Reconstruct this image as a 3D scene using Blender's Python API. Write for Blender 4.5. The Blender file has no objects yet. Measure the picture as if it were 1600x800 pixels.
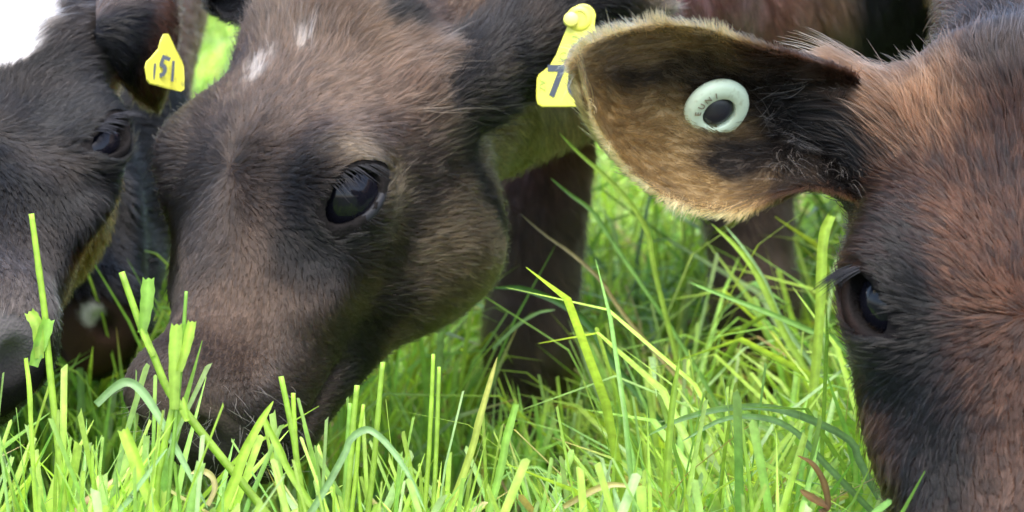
import bpy, math, random
import numpy as np
import openvdb as vdb

# ------------------------------------------------------------------ scene, camera, light
scn = bpy.context.scene
COL = scn.collection
rng = np.random.default_rng(7)
random.seed(7)

CAM_H = 0.60
PITCH = math.radians(8.0)
FPX = 3764.0                                   # focal length in pixels of the 1600 px wide photo
CAM = np.array([0.0, 0.0, CAM_H])
RIGHT = np.array([1.0, 0.0, 0.0])
FWD = np.array([0.0, math.cos(PITCH), -math.sin(PITCH)])
UPV = np.array([0.0, math.sin(PITCH), math.cos(PITCH)])
CB = np.stack([RIGHT, UPV, -FWD], axis=1)      # camera axes (right, up, back) to world

cd = bpy.data.cameras.new('camera')
cam = bpy.data.objects.new('camera', cd)
COL.objects.link(cam)
cam.location = CAM
cam.rotation_euler = (math.radians(90) - PITCH, 0, 0)
cd.sensor_width = 36.0
cd.lens = FPX * 36.0 / 1600.0
cd.clip_start = 0.05
cd.clip_end = 2000
cd.dof.use_dof = True
cd.dof.focus_distance = 1.68
cd.dof.aperture_fstop = 10.0
scn.camera = cam

SUN_EL, SUN_AZ = math.radians(66), math.radians(172)     # azimuth from +Y (view direction) to the right
SUN_DIR = np.array([math.sin(SUN_AZ) * math.cos(SUN_EL), math.cos(SUN_AZ) * math.cos(SUN_EL), math.sin(SUN_EL)])
w = bpy.data.worlds.new('World')
scn.world = w
w.use_nodes = True
nt = w.node_tree
nt.nodes.clear()
sky = nt.nodes.new('ShaderNodeTexSky')
sky.sky_type = 'NISHITA'
sky.sun_disc = False
sky.sun_elevation = SUN_EL
sky.sun_rotation = SUN_AZ
sky.air_density = 1.0
sky.dust_density = 3.0
sky.ozone_density = 1.0
bg = nt.nodes.new('ShaderNodeBackground')
bg.inputs['Strength'].default_value = 0.15
out = nt.nodes.new('ShaderNodeOutputWorld')
nt.links.new(sky.outputs[0], bg.inputs[0])
nt.links.new(bg.outputs[0], out.inputs[0])

sl = bpy.data.lights.new('sun', 'SUN')
sl.energy = 1.3
sl.angle = math.radians(36)
sl.color = (1.0, 0.95, 0.87)
so = bpy.data.objects.new('sun', sl)
COL.objects.link(so)
so.location = SUN_DIR * 30
from mathutils import Vector, Matrix
so.rotation_euler = Vector(SUN_DIR).to_track_quat('Z', 'Y').to_euler()

scn.view_settings.view_transform = 'Standard'
scn.view_settings.look = 'None'
scn.view_settings.gamma = 1.0
scn.view_settings.exposure = 2.0
scn.cycles.max_bounces = 8
scn.cycles.transparent_max_bounces = 8
scn.cycles.use_adaptive_sampling = True


# ------------------------------------------------------------------ small helpers
def P(px, py, d):
    """World point seen at photo pixel (px, py) at depth d along the view axis."""
    px, py, d = np.broadcast_arrays(np.asarray(px, float), np.asarray(py, float), np.asarray(d, float))
    return CAM + ((px - 800) / FPX * d)[..., None] * RIGHT + ((400 - py) / FPX * d)[..., None] * UPV + d[..., None] * FWD


def project(p):
    q = (np.asarray(p) - CAM) @ CB
    return np.stack([800 + FPX * q[..., 0] / -q[..., 2], 400 - FPX * q[..., 1] / -q[..., 2], -q[..., 2]], axis=-1)


def nrm(v):
    v = np.asarray(v, float)
    return v / np.maximum(np.linalg.norm(v, axis=-1, keepdims=True), 1e-12)


def _hash(ix, iy, iz, seed):
    n = (ix.astype(np.int64) * 374761393 + iy.astype(np.int64) * 668265263 + iz.astype(np.int64) * 2147483647 + seed * 974634777) & 0xFFFFFFFF
    n = ((n ^ (n >> 13)) * 1274126177) & 0xFFFFFFFF
    return ((n ^ (n >> 16)) & 0xFFFF) / 65535.0


def noise(p, scale, seed=0):
    """Smooth value noise in -1..1 at the points p (n,3)."""
    q = np.asarray(p) * scale
    i = np.floor(q)
    f = q - i
    f = f * f * (3 - 2 * f)
    i = i.astype(np.int64)
    r = 0
    for a in (0, 1):
        for b in (0, 1):
            for c in (0, 1):
                h = _hash(i[:, 0] + a, i[:, 1] + b, i[:, 2] + c, seed)
                r = r + h * (f[:, 0] if a else 1 - f[:, 0]) * (f[:, 1] if b else 1 - f[:, 1]) * (f[:, 2] if c else 1 - f[:, 2])
    return r * 2 - 1


def sstep(x, a, b):
    t = np.clip((np.asarray(x, float) - a) / (b - a), 0, 1)
    return t * t * (3 - 2 * t)


def mixc(a, b, t):
    t = np.clip(t, 0, 1)[:, None]
    return a * (1 - t) + np.asarray(b, float) * t


def srgb(r, g, b):
    c = np.array([r, g, b]) / 255.0
    return np.where(c <= 0.04045, c / 12.92, ((c + 0.055) / 1.055) ** 2.4)


def new_mat(name):
    m = bpy.data.materials.new(name)
    m.use_nodes = True
    m.node_tree.nodes.clear()
    o = m.node_tree.nodes.new('ShaderNodeOutputMaterial')
    return m, m.node_tree, o


def principled(name, color, rough=0.5, bump=None, **kw):
    m, t, o = new_mat(name)
    p = t.nodes.new('ShaderNodeBsdfPrincipled')
    p.inputs['Base Color'].default_value = (*color, 1)
    p.inputs['Roughness'].default_value = rough
    for k, v in kw.items():
        p.inputs[k.replace('_', ' ')].default_value = v
    if bump:
        tx = t.nodes.new('ShaderNodeTexNoise')
        tx.inputs['Scale'].default_value = bump[0]
        tx.inputs['Detail'].default_value = 6
        tc = t.nodes.new('ShaderNodeTexCoord')
        t.links.new(tc.outputs['Object'], tx.inputs['Vector'])
        b = t.nodes.new('ShaderNodeBump')
        b.inputs['Strength'].default_value = bump[1]
        b.inputs['Distance'].default_value = bump[2]
        t.links.new(tx.outputs['Fac'], b.inputs['Height'])
        t.links.new(b.outputs[0], p.inputs['Normal'])
        if len(bump) > 3:                       # colour variation
            mx = t.nodes.new('ShaderNodeMix')
            mx.data_type = 'RGBA'
            mx.inputs[6].default_value = (*color, 1)
            mx.inputs[7].default_value = (*bump[3], 1)
            if len(bump) > 4:                   # only here and there: dirt and wear
                rp = t.nodes.new('ShaderNodeMapRange')
                rp.inputs['From Min'].default_value, rp.inputs['From Max'].default_value = bump[4]
                t.links.new(tx.outputs['Fac'], rp.inputs['Value'])
                t.links.new(rp.outputs[0], mx.inputs[0])
            else:
                t.links.new(tx.outputs['Fac'], mx.inputs[0])
            t.links.new(mx.outputs[2], p.inputs['Base Color'])
    t.links.new(p.outputs[0], o.inputs['Surface'])
    return m


def attr_mat(name, rough, translucent=0.0, spec=0.5, sheen=0.0):
    """Principled material that reads its own colour from the mesh attribute 'col'."""
    m, t, o = new_mat(name)
    a = t.nodes.new('ShaderNodeAttribute')
    a.attribute_name = 'col'
    p = t.nodes.new('ShaderNodeBsdfPrincipled')
    p.inputs['Roughness'].default_value = rough
    p.inputs['Specular IOR Level'].default_value = spec
    t.links.new(a.outputs['Color'], p.inputs['Base Color'])
    if translucent:
        tr = t.nodes.new('ShaderNodeBsdfTranslucent')
        hs = t.nodes.new('ShaderNodeMix')
        hs.data_type = 'RGBA'
        hs.blend_type = 'MULTIPLY'
        hs.inputs[0].default_value = 1.0
        t.links.new(a.outputs['Color'], hs.inputs[6])
        hs.inputs[7].default_value = (1.35, 1.25, 0.55, 1)
        t.links.new(hs.outputs[2], tr.inputs['Color'])
        mx = t.nodes.new('ShaderNodeMixShader')
        mx.inputs[0].default_value = translucent
        t.links.new(p.outputs[0], mx.inputs[1])
        t.links.new(tr.outputs[0], mx.inputs[2])
        t.links.new(mx.outputs[0], o.inputs['Surface'])
    else:
        t.links.new(p.outputs[0], o.inputs['Surface'])
    return m


def fur_mat(name, rough=0.38, radial=0.55):
    m, t, o = new_mat(name)
    a = t.nodes.new('ShaderNodeAttribute')
    a.attribute_name = 'col'
    h = t.nodes.new('ShaderNodeBsdfHairPrincipled')
    h.parametrization = 'COLOR'
    h.inputs['Roughness'].default_value = rough
    h.inputs['Radial Roughness'].default_value = radial
    h.inputs['Coat'].default_value = 0.0
    h.inputs['IOR'].default_value = 1.35
    t.links.new(a.outputs['Color'], h.inputs['Color'])
    t.links.new(h.outputs[0], o.inputs['Surface'])
    return m


def link(o, parent=None):
    COL.objects.link(o)
    if parent is not None:
        o.parent = parent
        if parent.type == 'EMPTY':
            o.matrix_parent_inverse = Matrix.Translation(-Vector(parent.location))
    return o


def tag(o, label=None, cat=None, group=None, kind=None):
    if label: o['label'] = label
    if cat: o['category'] = cat
    if group: o['group'] = group
    if kind: o['kind'] = kind
    return o


def fast_mesh(name, V, faces, mat, col=None, smooth=True, parent=None):
    """Mesh from arrays: faces (n,3) or (n,4); optional per-vertex colour; optional per-face-size list."""
    V = np.asarray(V, np.float32)
    faces = np.asarray(faces, np.int32)
    me = bpy.data.meshes.new(name)
    me.vertices.add(len(V))
    me.vertices.foreach_set('co', V.ravel())
    k = faces.shape[1]
    me.loops.add(faces.size)
    me.loops.foreach_set('vertex_index', faces.ravel())
    me.polygons.add(len(faces))
    me.polygons.foreach_set('loop_start', np.arange(0, faces.size, k, dtype=np.int32))
    me.polygons.foreach_set('loop_total', np.full(len(faces), k, np.int32))
    me.polygons.foreach_set('use_smooth', np.full(len(faces), smooth, bool))
    me.update(calc_edges=True)
    if col is not None:
        a = me.attributes.new('col', 'FLOAT_COLOR', 'POINT')
        c = np.ones((len(V), 4), np.float32)
        c[:, :3] = col
        a.data.foreach_set('color', c.ravel())
    me.materials.append(mat)
    return link(bpy.data.objects.new(name, me), parent)


def grid_faces(nu, nv, wrap_v=False, off=0):
    i, j = np.meshgrid(np.arange(nu - 1), np.arange(nv if wrap_v else nv - 1), indexing='ij')
    j2 = (j + 1) % nv
    return (off + np.stack([i * nv + j, i * nv + j2, (i + 1) * nv + j2, (i + 1) * nv + j], -1)).reshape(-1, 4)


def tube_arrays(pts, rad, n=8, off=0):
    pts = np.asarray(pts, float)
    rad = np.broadcast_to(np.asarray(rad, float), (len(pts),))
    T = nrm(np.gradient(pts, axis=0))
    ref = np.array([0.3, 0.9, 0.2])
    A = nrm(np.cross(T, ref))
    B = np.cross(T, A)
    th = np.arange(n) / n * 2 * np.pi
    V = pts[:, None] + rad[:, None, None] * (np.cos(th)[None, :, None] * A[:, None] + np.sin(th)[None, :, None] * B[:, None])
    return V.reshape(-1, 3), grid_faces(len(pts), n, True, off)


# ------------------------------------------------------------------ solid modelling with distance fields
def sd_ell(p, c, r):
    q = (p - c) / r
    k0 = np.sqrt((q * q).sum(-1))
    q2 = q / r
    k1 = np.sqrt((q2 * q2).sum(-1))
    return k0 * (k0 - 1) / np.maximum(k1, 1e-6)


def sd_cone(p, a, b, ra, rb):
    ba = b - a
    h = np.clip(((p - a) @ ba) / (ba @ ba), 0, 1)
    q = p - (a + h[..., None] * ba)
    return np.sqrt((q * q).sum(-1)) - (ra + (rb - ra) * h)


class Pose:
    """Rigid frame with a uniform scale: local -> world."""
    def __init__(self, R, t, s):
        self.R, self.t, self.s = np.asarray(R, float), np.asarray(t, float), float(s)

    def w(self, p):
        return self.s * (np.asarray(p, float) @ self.R.T) + self.t

    def l(self, p):
        return ((np.asarray(p) - self.t) @ self.R) / self.s

    def d(self, v):
        return np.asarray(v, float) @ self.R.T


IDENT = Pose(np.eye(3), np.zeros(3), 1)


class Solid:
    def __init__(self):
        self.ops = []

    def ell(self, c, r, k=0.03, pose=IDENT, sub=False, rot=None):
        self.ops.append(('e', np.asarray(c, float), np.asarray(r, float), k, pose, sub, rot))

    def cone(self, a, b, ra, rb, k=0.03, pose=IDENT, sub=False):
        self.ops.append(('c', np.asarray(a, float), np.asarray(b, float), (ra, rb), k, pose, sub))

    def mesh(self, h):
        MG = 0.07
        boxes = []
        for o in self.ops:
            if o[0] == 'e':
                pose = o[4]
                c = pose.w(o[1]); r = o[2].max() * pose.s
                boxes.append((c - r - MG, c + r + MG))
            else:
                pose = o[5]
                a, b = pose.w(o[1]), pose.w(o[2]); r = max(o[3]) * pose.s
                boxes.append((np.minimum(a, b) - r - MG, np.maximum(a, b) + r + MG))
        lo = np.min([b[0] for b, o in zip(boxes, self.ops)], axis=0)
        hi = np.max([b[1] for b, o in zip(boxes, self.ops)], axis=0)
        n = np.ceil((hi - lo) / h).astype(int) + 1
        A = np.full(n, 0.08, np.float32)
        ax = [lo[i] + np.arange(n[i]) * h for i in range(3)]
        for b, o in zip(boxes, self.ops):
            i0 = np.maximum(np.floor((b[0] - lo) / h).astype(int), 0)
            i1 = np.minimum(np.ceil((b[1] - lo) / h).astype(int) + 1, n)
            sl = tuple(slice(i0[i], i1[i]) for i in range(3))
            g = np.stack(np.meshgrid(*[ax[i][sl[i]] for i in range(3)], indexing='ij'), -1)
            if o[0] == 'e':
                _, c, r, k, pose, sub, rot = o
                p = pose.l(g)
                if rot is not None:
                    p = (p - c) @ np.asarray(rot) + c
                d = sd_ell(p, c, r) * pose.s
            else:
                _, a, bb, (ra, rb), k, pose, sub = o
                d = sd_cone(pose.l(g), a, bb, ra, rb) * pose.s
            cur = A[sl]
            k = k * pose.s
            if sub:
                d = -d
                hh = np.clip(0.5 - 0.5 * (d - cur) / k, 0, 1)
                A[sl] = d * (1 - hh) + cur * hh + k * hh * (1 - hh)
            else:
                hh = np.clip(0.5 + 0.5 * (d - cur) / k, 0, 1)
                A[sl] = np.minimum(d * (1 - hh) + cur * hh - k * hh * (1 - hh), 0.08)
        gr = vdb.FloatGrid(0.08)
        gr.copyFromArray(A)
        pts, quads = gr.convertToQuads(isovalue=0.0)
        V = lo + pts.astype(np.float64) * h
        return V, quads.astype(np.int32)


def vert_normals(V, F):
    a, b, c, d = (V[F[:, i]] for i in range(4))
    fn = np.cross(c - a, d - b)
    N = np.zeros_like(V)
    for i in range(4):
        np.add.at(N, F[:, i], fn)
    return nrm(N)


def rbf_warp(src, dst, sigma):
    """Displacement field that carries the points src onto dst and fades away from them."""
    src, dst = np.asarray(src), np.asarray(dst)
    ph = lambda r: np.exp(-(r / sigma) ** 2)
    K = ph(np.linalg.norm(src[:, None] - src[None], axis=-1)) + 0.06 * np.eye(len(src))
    W = np.linalg.solve(K, dst - src)

    def f(p):
        p = np.asarray(p, float)
        sh = p.shape
        q = p.reshape(-1, 3)
        o = q.copy()
        for s_, w_ in zip(src, W):
            o += ph(np.linalg.norm(q - s_, axis=-1))[:, None] * w_
        return o.reshape(sh)
    return f


# ------------------------------------------------------------------ fur
def make_fur(name, roots, normals, dirs, length, lift, cols, mat, parent, rad=0.00028, clump=0.006, clump_amt=0.55, curl=0.15, seed=1, npt=4, var=1.0):
    """Hair curves that leave the skin along `dirs`, raised by `lift`, and gather into locks."""
    n = len(roots)
    r = np.random.default_rng(seed)
    T = dirs - normals * (dirs * normals).sum(-1, keepdims=True)
    T = nrm(T)
    Bn = np.cross(normals, T)
    ang = noise(roots, 45, seed) * 0.45 + r.normal(0, 0.16, n)
    T = T * np.cos(ang)[:, None] + Bn * np.sin(ang)[:, None]
    L = length * r.uniform(0.6, 1.15, n)
    guard = r.random(n) < .045
    L = np.where(guard, L * 1.55, L)
    lift = np.where(guard, np.asarray(lift) + .16, lift)
    lf = np.clip(lift + noise(roots, 90, seed + 3) * 0.12 + r.normal(0, 0.06, n), 0.05, 1.2)
    cb = (Bn * (noise(roots, 60, seed + 5) * curl)[:, None])
    s = np.linspace(0, 1, npt)
    Q = np.zeros((n, npt, 3))
    for i, t in enumerate(s):
        Q[:, i] = roots + L[:, None] * (T * (t * np.cos(lf))[:, None] + normals * ((t - 0.45 * t * t) * np.sin(lf))[:, None] + cb * t * t)
    # locks
    jit = roots + 0.35 * clump * np.stack([noise(roots, 0.7 / clump, seed + 11 + k) for k in range(3)], -1)
    cell = np.floor(jit / clump).astype(np.int64)
    key = cell[:, 0] * 73856093 + cell[:, 1] * 19349663 + cell[:, 2] * 83492791
    _, inv = np.unique(key, return_inverse=True)
    cnt = np.bincount(inv)
    for i in range(1, npt):
        mean = np.stack([np.bincount(inv, Q[:, i, k]) / cnt for k in range(3)], -1)
        amt = clump_amt * s[i] ** 0.8 * np.where(guard, .15, 1.0)[:, None]
        Q[:, i] = Q[:, i] * (1 - amt) + mean[inv] * amt
    tone = r.uniform(1 - .4 * var, 1 + .45 * var, len(cnt))[inv] * r.uniform(1 - .4 * var, 1 + .5 * var, n)
    tone *= np.where(guard, r.uniform(.5, 2.4, n), 1.0)
    lum = cols.mean(1, keepdims=True)
    cols = cols * np.where(lum > .5, 1.0, (.10 + .15 * sstep(lum, .04, .14)) + .42 * sstep(lum, .2, .5)) * np.where(lum > .5, 1.0, np.array([1.06, .97, .86]))
    cc = np.clip(cols * tone[:, None], 0.003, 0.95)
    hc = bpy.data.hair_curves.new(name)
    hc.add_curves([npt] * n)
    hc.attributes['position'].data.foreach_set('vector', Q.astype(np.float32).ravel())
    ra = hc.attributes.get('radius') or hc.attributes.new('radius', 'FLOAT', 'POINT')
    prof = np.array([1.0, 0.95, 0.7, 0.15]) if npt == 4 else np.interp(s, [0, 0.6, 1], [1, 0.8, 0.15])
    rr = (prof[None] * np.broadcast_to(np.asarray(rad, float), (n,))[:, None]).astype(np.float32)
    ra.data.foreach_set('value', rr.ravel())
    ca = hc.attributes.new('col', 'FLOAT_COLOR', 'CURVE')
    c4 = np.ones((n, 4), np.float32)
    c4[:, :3] = cc
    ca.data.foreach_set('color', c4.ravel())
    hc.materials.append(mat)
    o = bpy.data.objects.new(name, hc)
    o['kind'] = 'stuff'
    return link(o, parent)


def scatter(V, F, N, dens_face, seed, extra=None):
    """Random points on quads; dens_face = hairs per square metre of each face."""
    r = np.random.default_rng(seed)
    a, b, c, d = (V[F[:, i]] for i in range(4))
    area = 0.5 * np.linalg.norm(np.cross(c - a, d - b), axis=-1)
    lam = area * dens_face
    k = r.poisson(lam)
    idx = np.repeat(np.arange(len(F)), k)
    u, v = r.random((2, len(idx), 1))
    def mixq(X):
        A, B, C, D = (X[F[idx, i]] for i in range(4))
        return (A * (1 - u) + B * u) * (1 - v) + (D * (1 - u) + C * u) * v
    if extra is not None:
        return mixq(V), nrm(mixq(N)), mixq(extra)
    return mixq(V), nrm(mixq(N))


def view_density(p, n, full, rest=0.12):
    """Full density where the photograph looks, a thin coat elsewhere."""
    q = project(p)
    inside = (q[..., 0] > -120) & (q[..., 0] < 1720) & (q[..., 1] > -120) & (q[..., 1] < 900)
    v = nrm(CAM - p)
    face = (n * v).sum(-1)
    return full * np.where(inside, np.where(face > -0.35, 1.0, 0.3), rest)


# ------------------------------------------------------------------ shared materials
M_FUR = fur_mat('calf_hair')
M_SKIN = attr_mat('calf_skin', 0.85, spec=0.04)
M_EYE = principled('eye_surface', (0.005, 0.005, 0.008), 0.11)
M_EYE.node_tree.nodes['Principled BSDF'].inputs['Coat Weight'].default_value = 0.0
M_EYE.node_tree.nodes['Principled BSDF'].inputs['Specular IOR Level'].default_value = 0.26
M_EYE.node_tree.nodes['Principled BSDF'].inputs['Coat Roughness'].default_value = 0.03
_t = M_SKIN.node_tree                            # pebbled skin relief
_n = _t.nodes.new('ShaderNodeTexVoronoi'); _n.inputs['Scale'].default_value = 420
_c = _t.nodes.new('ShaderNodeTexCoord'); _t.links.new(_c.outputs['Object'], _n.inputs['Vector'])
_b = _t.nodes.new('ShaderNodeBump'); _b.inputs['Strength'].default_value = .5; _b.inputs['Distance'].default_value = .001
_t.links.new(_n.outputs['Distance'], _b.inputs['Height'])
_t.links.new(_b.outputs[0], _t.nodes['Principled BSDF'].inputs['Normal'])
M_LASH = attr_mat('lash_hair', 0.7, spec=0.1)
M_LID = attr_mat('eyelid_skin', 0.55, spec=0.18)
M_YELLOW = principled('yellow_plastic', (0.62, 0.60, 0.07), 0.42, bump=(150, 0.2, 0.001, (0.24, 0.25, 0.07), (.56, .80)))
M_STUD = principled('yellow_stud_plastic', (0.78, 0.74, 0.16), 0.4)
M_PRINT = principled('black_print', (0.035, 0.045, 0.06), 0.5)
M_FAINT = principled('faded_green_print', (0.30, 0.42, 0.06), 0.5)
M_WHITE = principled('pale_green_plastic', (0.50, 0.60, 0.45), 0.4, bump=(170, 0.25, 0.001, (0.27, 0.30, 0.18), (.54, .78)))
M_HOLE = principled('dark_button_core', (0.015, 0.016, 0.022), 0.4)
M_BROWNPRINT = principled('brown_print', (0.16, 0.13, 0.08), 0.6)

FUR = True
LAST = []
BODY_VOX = 0.0050


def basis(y, z):
    y = nrm(y); z = np.asarray(z, float); z = nrm(z - y * (z @ y)); x = np.cross(y, z)
    return np.stack([x, y, z], axis=1)


def rotv(v):
    a = np.linalg.norm(v)
    if a < 1e-9: return np.eye(3)
    k = v / a
    K = np.array([[0, -k[2], k[1]], [k[2], 0, -k[0]], [-k[1], k[0], 0]])
    return np.eye(3) + math.sin(a) * K + (1 - math.cos(a)) * K @ K


def fit_pose(Lp, px, depth, R0, s=None):
    """Pose of a head whose landmarks Lp are seen at the pixels px."""
    Lp, px = np.array(Lp, float), np.array(px, float)
    def parts(p):
        return rotv(p[:3]) @ R0, (math.exp(p[5]) if s is None else s)
    def pr(p):
        R, sc = parts(p)
        C = sc * (Lp @ R.T) + np.array([p[3], p[4], -depth])
        return np.stack([800 + FPX * C[:, 0] / -C[:, 2], 400 - FPX * C[:, 1] / -C[:, 2]], -1)
    p = np.zeros(6)
    p[3], p[4] = (px[0, 0] - 800) / FPX * depth, (400 - px[0, 1]) / FPX * depth
    m = 6 if s is None else 5
    for _ in range(120):
        r = (pr(p) - px).ravel()
        J = np.stack([((pr(p + 1e-5 * np.eye(6)[k]) - px).ravel() - r) / 1e-5 for k in range(m)], 1)
        p[:m] += np.clip(np.linalg.solve(J.T @ J + 10 * np.eye(m), -J.T @ r), -.2, .2)
    R, sc = parts(p)
    return Pose(CB @ R, CAM + CB @ np.array([p[3], p[4], -depth]), sc)


def pose_eye(y, z, s, eye, px, py, d):
    R = CB @ basis(y, z)
    return Pose(R, P(px, py, d) - s * (R @ np.asarray(eye)), s)


EYE_C = np.array([0.071, 0.0, -0.024])
EYE_R0 = 0.0235
LID_AU, LID_BL, LID_BU = math.radians(66), math.radians(30), math.radians(44)


def add_head(S, po, ears=True, ef=None, er=1.0, opened=1.0):
    e = lambda c, r, k=0.03, sub=False: S.ell(c, r, k, po, sub)
    e((0, -.06, -.045), (.076, .105, .055))
    e((0, -.035, -.022), (.080, .115, .032))
    e((0, -.13, -.012), (.055, .035, .032))
    S.cone((0, .0, -.032), (0, .155, -.045), .052, .031, .03, po)
    eb = ears if isinstance(ears, tuple) else (.030, .024, .098)
    for s in (-1, 1):
        e((s * .068, -.002, -.014), (.026, .042, .026), .028)
        S.cone((s * .034, .02, -.062), (s * .018, .155, -.068), .042, .030, .03, po)
        S.cone((s * .046, -.068, -.122), (s * .018, .135, -.104), .038, .020, .025, po)
        e((s * .052, -.058, -.090), (.036, .085, .072), .03)
        e((s * .056, .035, -.048), (.020, .055, .016), .025)
        if ears:
            S.cone((s * .072, -.112, -.030), (s * eb[2], -.125, -.022), eb[0], eb[1], .025, po)
    e((0, .180, -.054), (.048, .038, .038), .03)
    e((0, .174, -.082), (.043, .038, .028), .025)
    e((0, .150, -.108), (.036, .048, .020), .014)
    e((0, -.06, -.10), (.045, .085, .050), .03)
    for s in (-1, 1):
        e((s * .026, .214, -.052), (.010, .012, .015), .006, True)
        S.cone((s * .052, .095, -.092), (s * .030, .215, -.100), .004, .004, .006, po, True)
    for s in (-1, 1):                             # brow and lids bulge over the eye and part in an almond
        c, U, V, N = eye_frame(s, ef)
        r = EYE_R0 * er
        S.ell(c, np.full(3, r + .0034), .014, po)
    for s in (-1, 1):
        c, U, V, N = eye_frame(s, ef)
        r = EYE_R0 * er
        bl, bu = LID_BL, LID_BU * opened
        off = V * r * (math.sin(bu) - math.sin(bl)) * .5
        S.ell(c + N * r * .8 + off - U * r * .03, np.array([r * math.sin(LID_AU) * .98, r * (math.sin(bu) + math.sin(bl)) * .5 * .92, r * .75]), .004, po, True, np.stack([U, V, N], 1))



def eye_frame(side, ef=None):
    c0, n0, u0 = ef or (EYE_C, (.90, .30, .20), (0, -.92, -.38))
    m = np.array([side, 1, 1])
    N = nrm(np.array(n0) * m)
    U = np.array(u0) * m; U = nrm(U - N * (U @ N))
    V = np.cross(N, U); V = V * (1 if V[2] > 0 else -1)
    return np.asarray(c0) * m, U, V, N


def lid_rho(th, au, bl, bu):
    s, c = np.sin(th), np.cos(th)
    b = np.where(s > 0, bu, bl)
    au = np.where(c < 0, au * 1.18, au)
    return (np.abs(c / au) ** 1.7 + np.abs(s / b) ** 1.7) ** (-1 / 1.7)


def add_eye(po, warp, side, parent, lidcol, lash=0.026, lashcol=(.02, .02, .022), opened=1.0, ef=None, droop=.6, er=1.0, nlash=60, arc=(.08, .66)):
    c, U, V, N = eye_frame(side, ef)
    EYE_R = EYE_R0 * er
    W = lambda q: warp(po.w(q))
    # eyeball
    th, ph = np.linspace(0, np.pi, 25), np.arange(36) / 36 * 2 * np.pi
    d = np.sin(th)[:, None, None] * (np.cos(ph)[None, :, None] * U + np.sin(ph)[None, :, None] * V) + np.cos(th)[:, None, None] * N
    V_, F_ = W(c + EYE_R * d).reshape(-1, 3), grid_faces(25, 36, True)
    eye = fast_mesh('eye', V_, F_ if side < 0 else F_[:, ::-1], M_EYE, parent=parent)
    # lids: a rolled rim round an almond opening, running out over the ball
    au, bl, bu = LID_AU, LID_BL, LID_BU * opened
    nth = 72
    t = np.arange(nth) / nth * 2 * np.pi
    rho = lid_rho(t, au, bl, bu)
    rows, cols = [], []
    prof = [(-.03, .0003), (-.05, .0012), (-.05, .0024), (-.01, .0036), (.05, .0046), (.11, .0046), (.18, .0036), (.28, .0008)]
    for dr, dh in prof:
        r_ = np.minimum(rho + dr, math.radians(100))
        dirs = np.sin(r_)[:, None] * (np.cos(t)[:, None] * U + np.sin(t)[:, None] * V) + np.cos(r_)[:, None] * N
        rows.append(c + (EYE_R + dh) * dirs)
        k = sstep(dr, .08, .3)
        cols.append(np.tile(np.array([.016, .017, .021]) * (1 - k) + np.array(lidcol) * k, (nth, 1)))
    G = W(np.stack(rows)).reshape(-1, 3)
    lid = fast_mesh('eyelid', G, grid_faces(len(prof), nth, True), M_LID, np.concatenate(cols), parent=parent)
    # lashes
    n = nlash
    r = np.random.default_rng(3 + side)
    tt = r.uniform(arc[0] * np.pi, arc[1] * np.pi, n)
    rr = lid_rho(tt, au, bl, bu) + .05
    dirs = np.sin(rr)[:, None] * (np.cos(tt)[:, None] * U + np.sin(tt)[:, None] * V) + np.cos(rr)[:, None] * N
    root = c + (EYE_R + .003) * dirs
    L = lash * r.uniform(.6, 1.1, n)
    out_ = N[None] * .9 + dirs * .35 + np.cos(tt)[:, None] * U * .25 - V * .1
    out_ = nrm(out_ + r.normal(0, .10, (n, 3)))
    s = np.linspace(0, 1, 6)
    Q = root[:, None] + L[:, None, None] * (out_[:, None] * s[None, :, None] + (-V * droop) * (s ** 2)[None, :, None])
    Q = W(Q)
    hc = bpy.data.hair_curves.new('eyelash')
    hc.add_curves([6] * n)
    hc.attributes['position'].data.foreach_set('vector', Q.astype(np.float32).ravel())
    ra = hc.attributes.get('radius') or hc.attributes.new('radius', 'FLOAT', 'POINT')
    ra.data.foreach_set('value', np.tile(np.array([.00042, .0004, .00036, .0003, .0002, .00006], np.float32), n))
    ca = hc.attributes.new('col', 'FLOAT_COLOR', 'CURVE')
    ca.data.foreach_set('color', np.tile(np.array([*lashcol, 1], np.float32), n))
    hc.materials.append(M_LASH)
    o = bpy.data.objects.new('eyelash', hc)
    o['kind'] = 'stuff'
    link(o, eye)
    return eye


def flow_field(q, n):
    """Direction the hair runs, in head axes: out of a whorl between the eyes, down the nose, back over the cheeks."""
    wh = np.array([0, .022, .0])
    d = q - wh
    rad = np.stack([d[:, 0] * 1.3, d[:, 1], d[:, 2] * .4], -1)
    rad = nrm(rad)
    nose = np.tile([0, .9, -.1], (len(q), 1)) + np.stack([np.sign(q[:, 0]) * .35 * sstep(np.abs(q[:, 0]), 0, .05), 0 * q[:, 0], 0 * q[:, 0]], -1)
    cheek = np.tile([0, -.55, -.8], (len(q), 1))
    a = sstep(q[:, 1], .03, .10)[:, None]
    f = rad * (1 - a) + nose * a
    b = (sstep(-q[:, 2], .025, .075))[:, None]
    f = f * (1 - b) + cheek * b
    e = (sstep(np.abs(q[:, 0]), .055, .075) * sstep(-q[:, 1], .085, .105) * sstep(q[:, 2], -.07, -.045))[:, None]
    f = f * (1 - e) + np.stack([np.sign(q[:, 0]), -.35 + 0 * q[:, 0], .1 + 0 * q[:, 0]], -1) * e
    return nrm(f)


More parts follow.
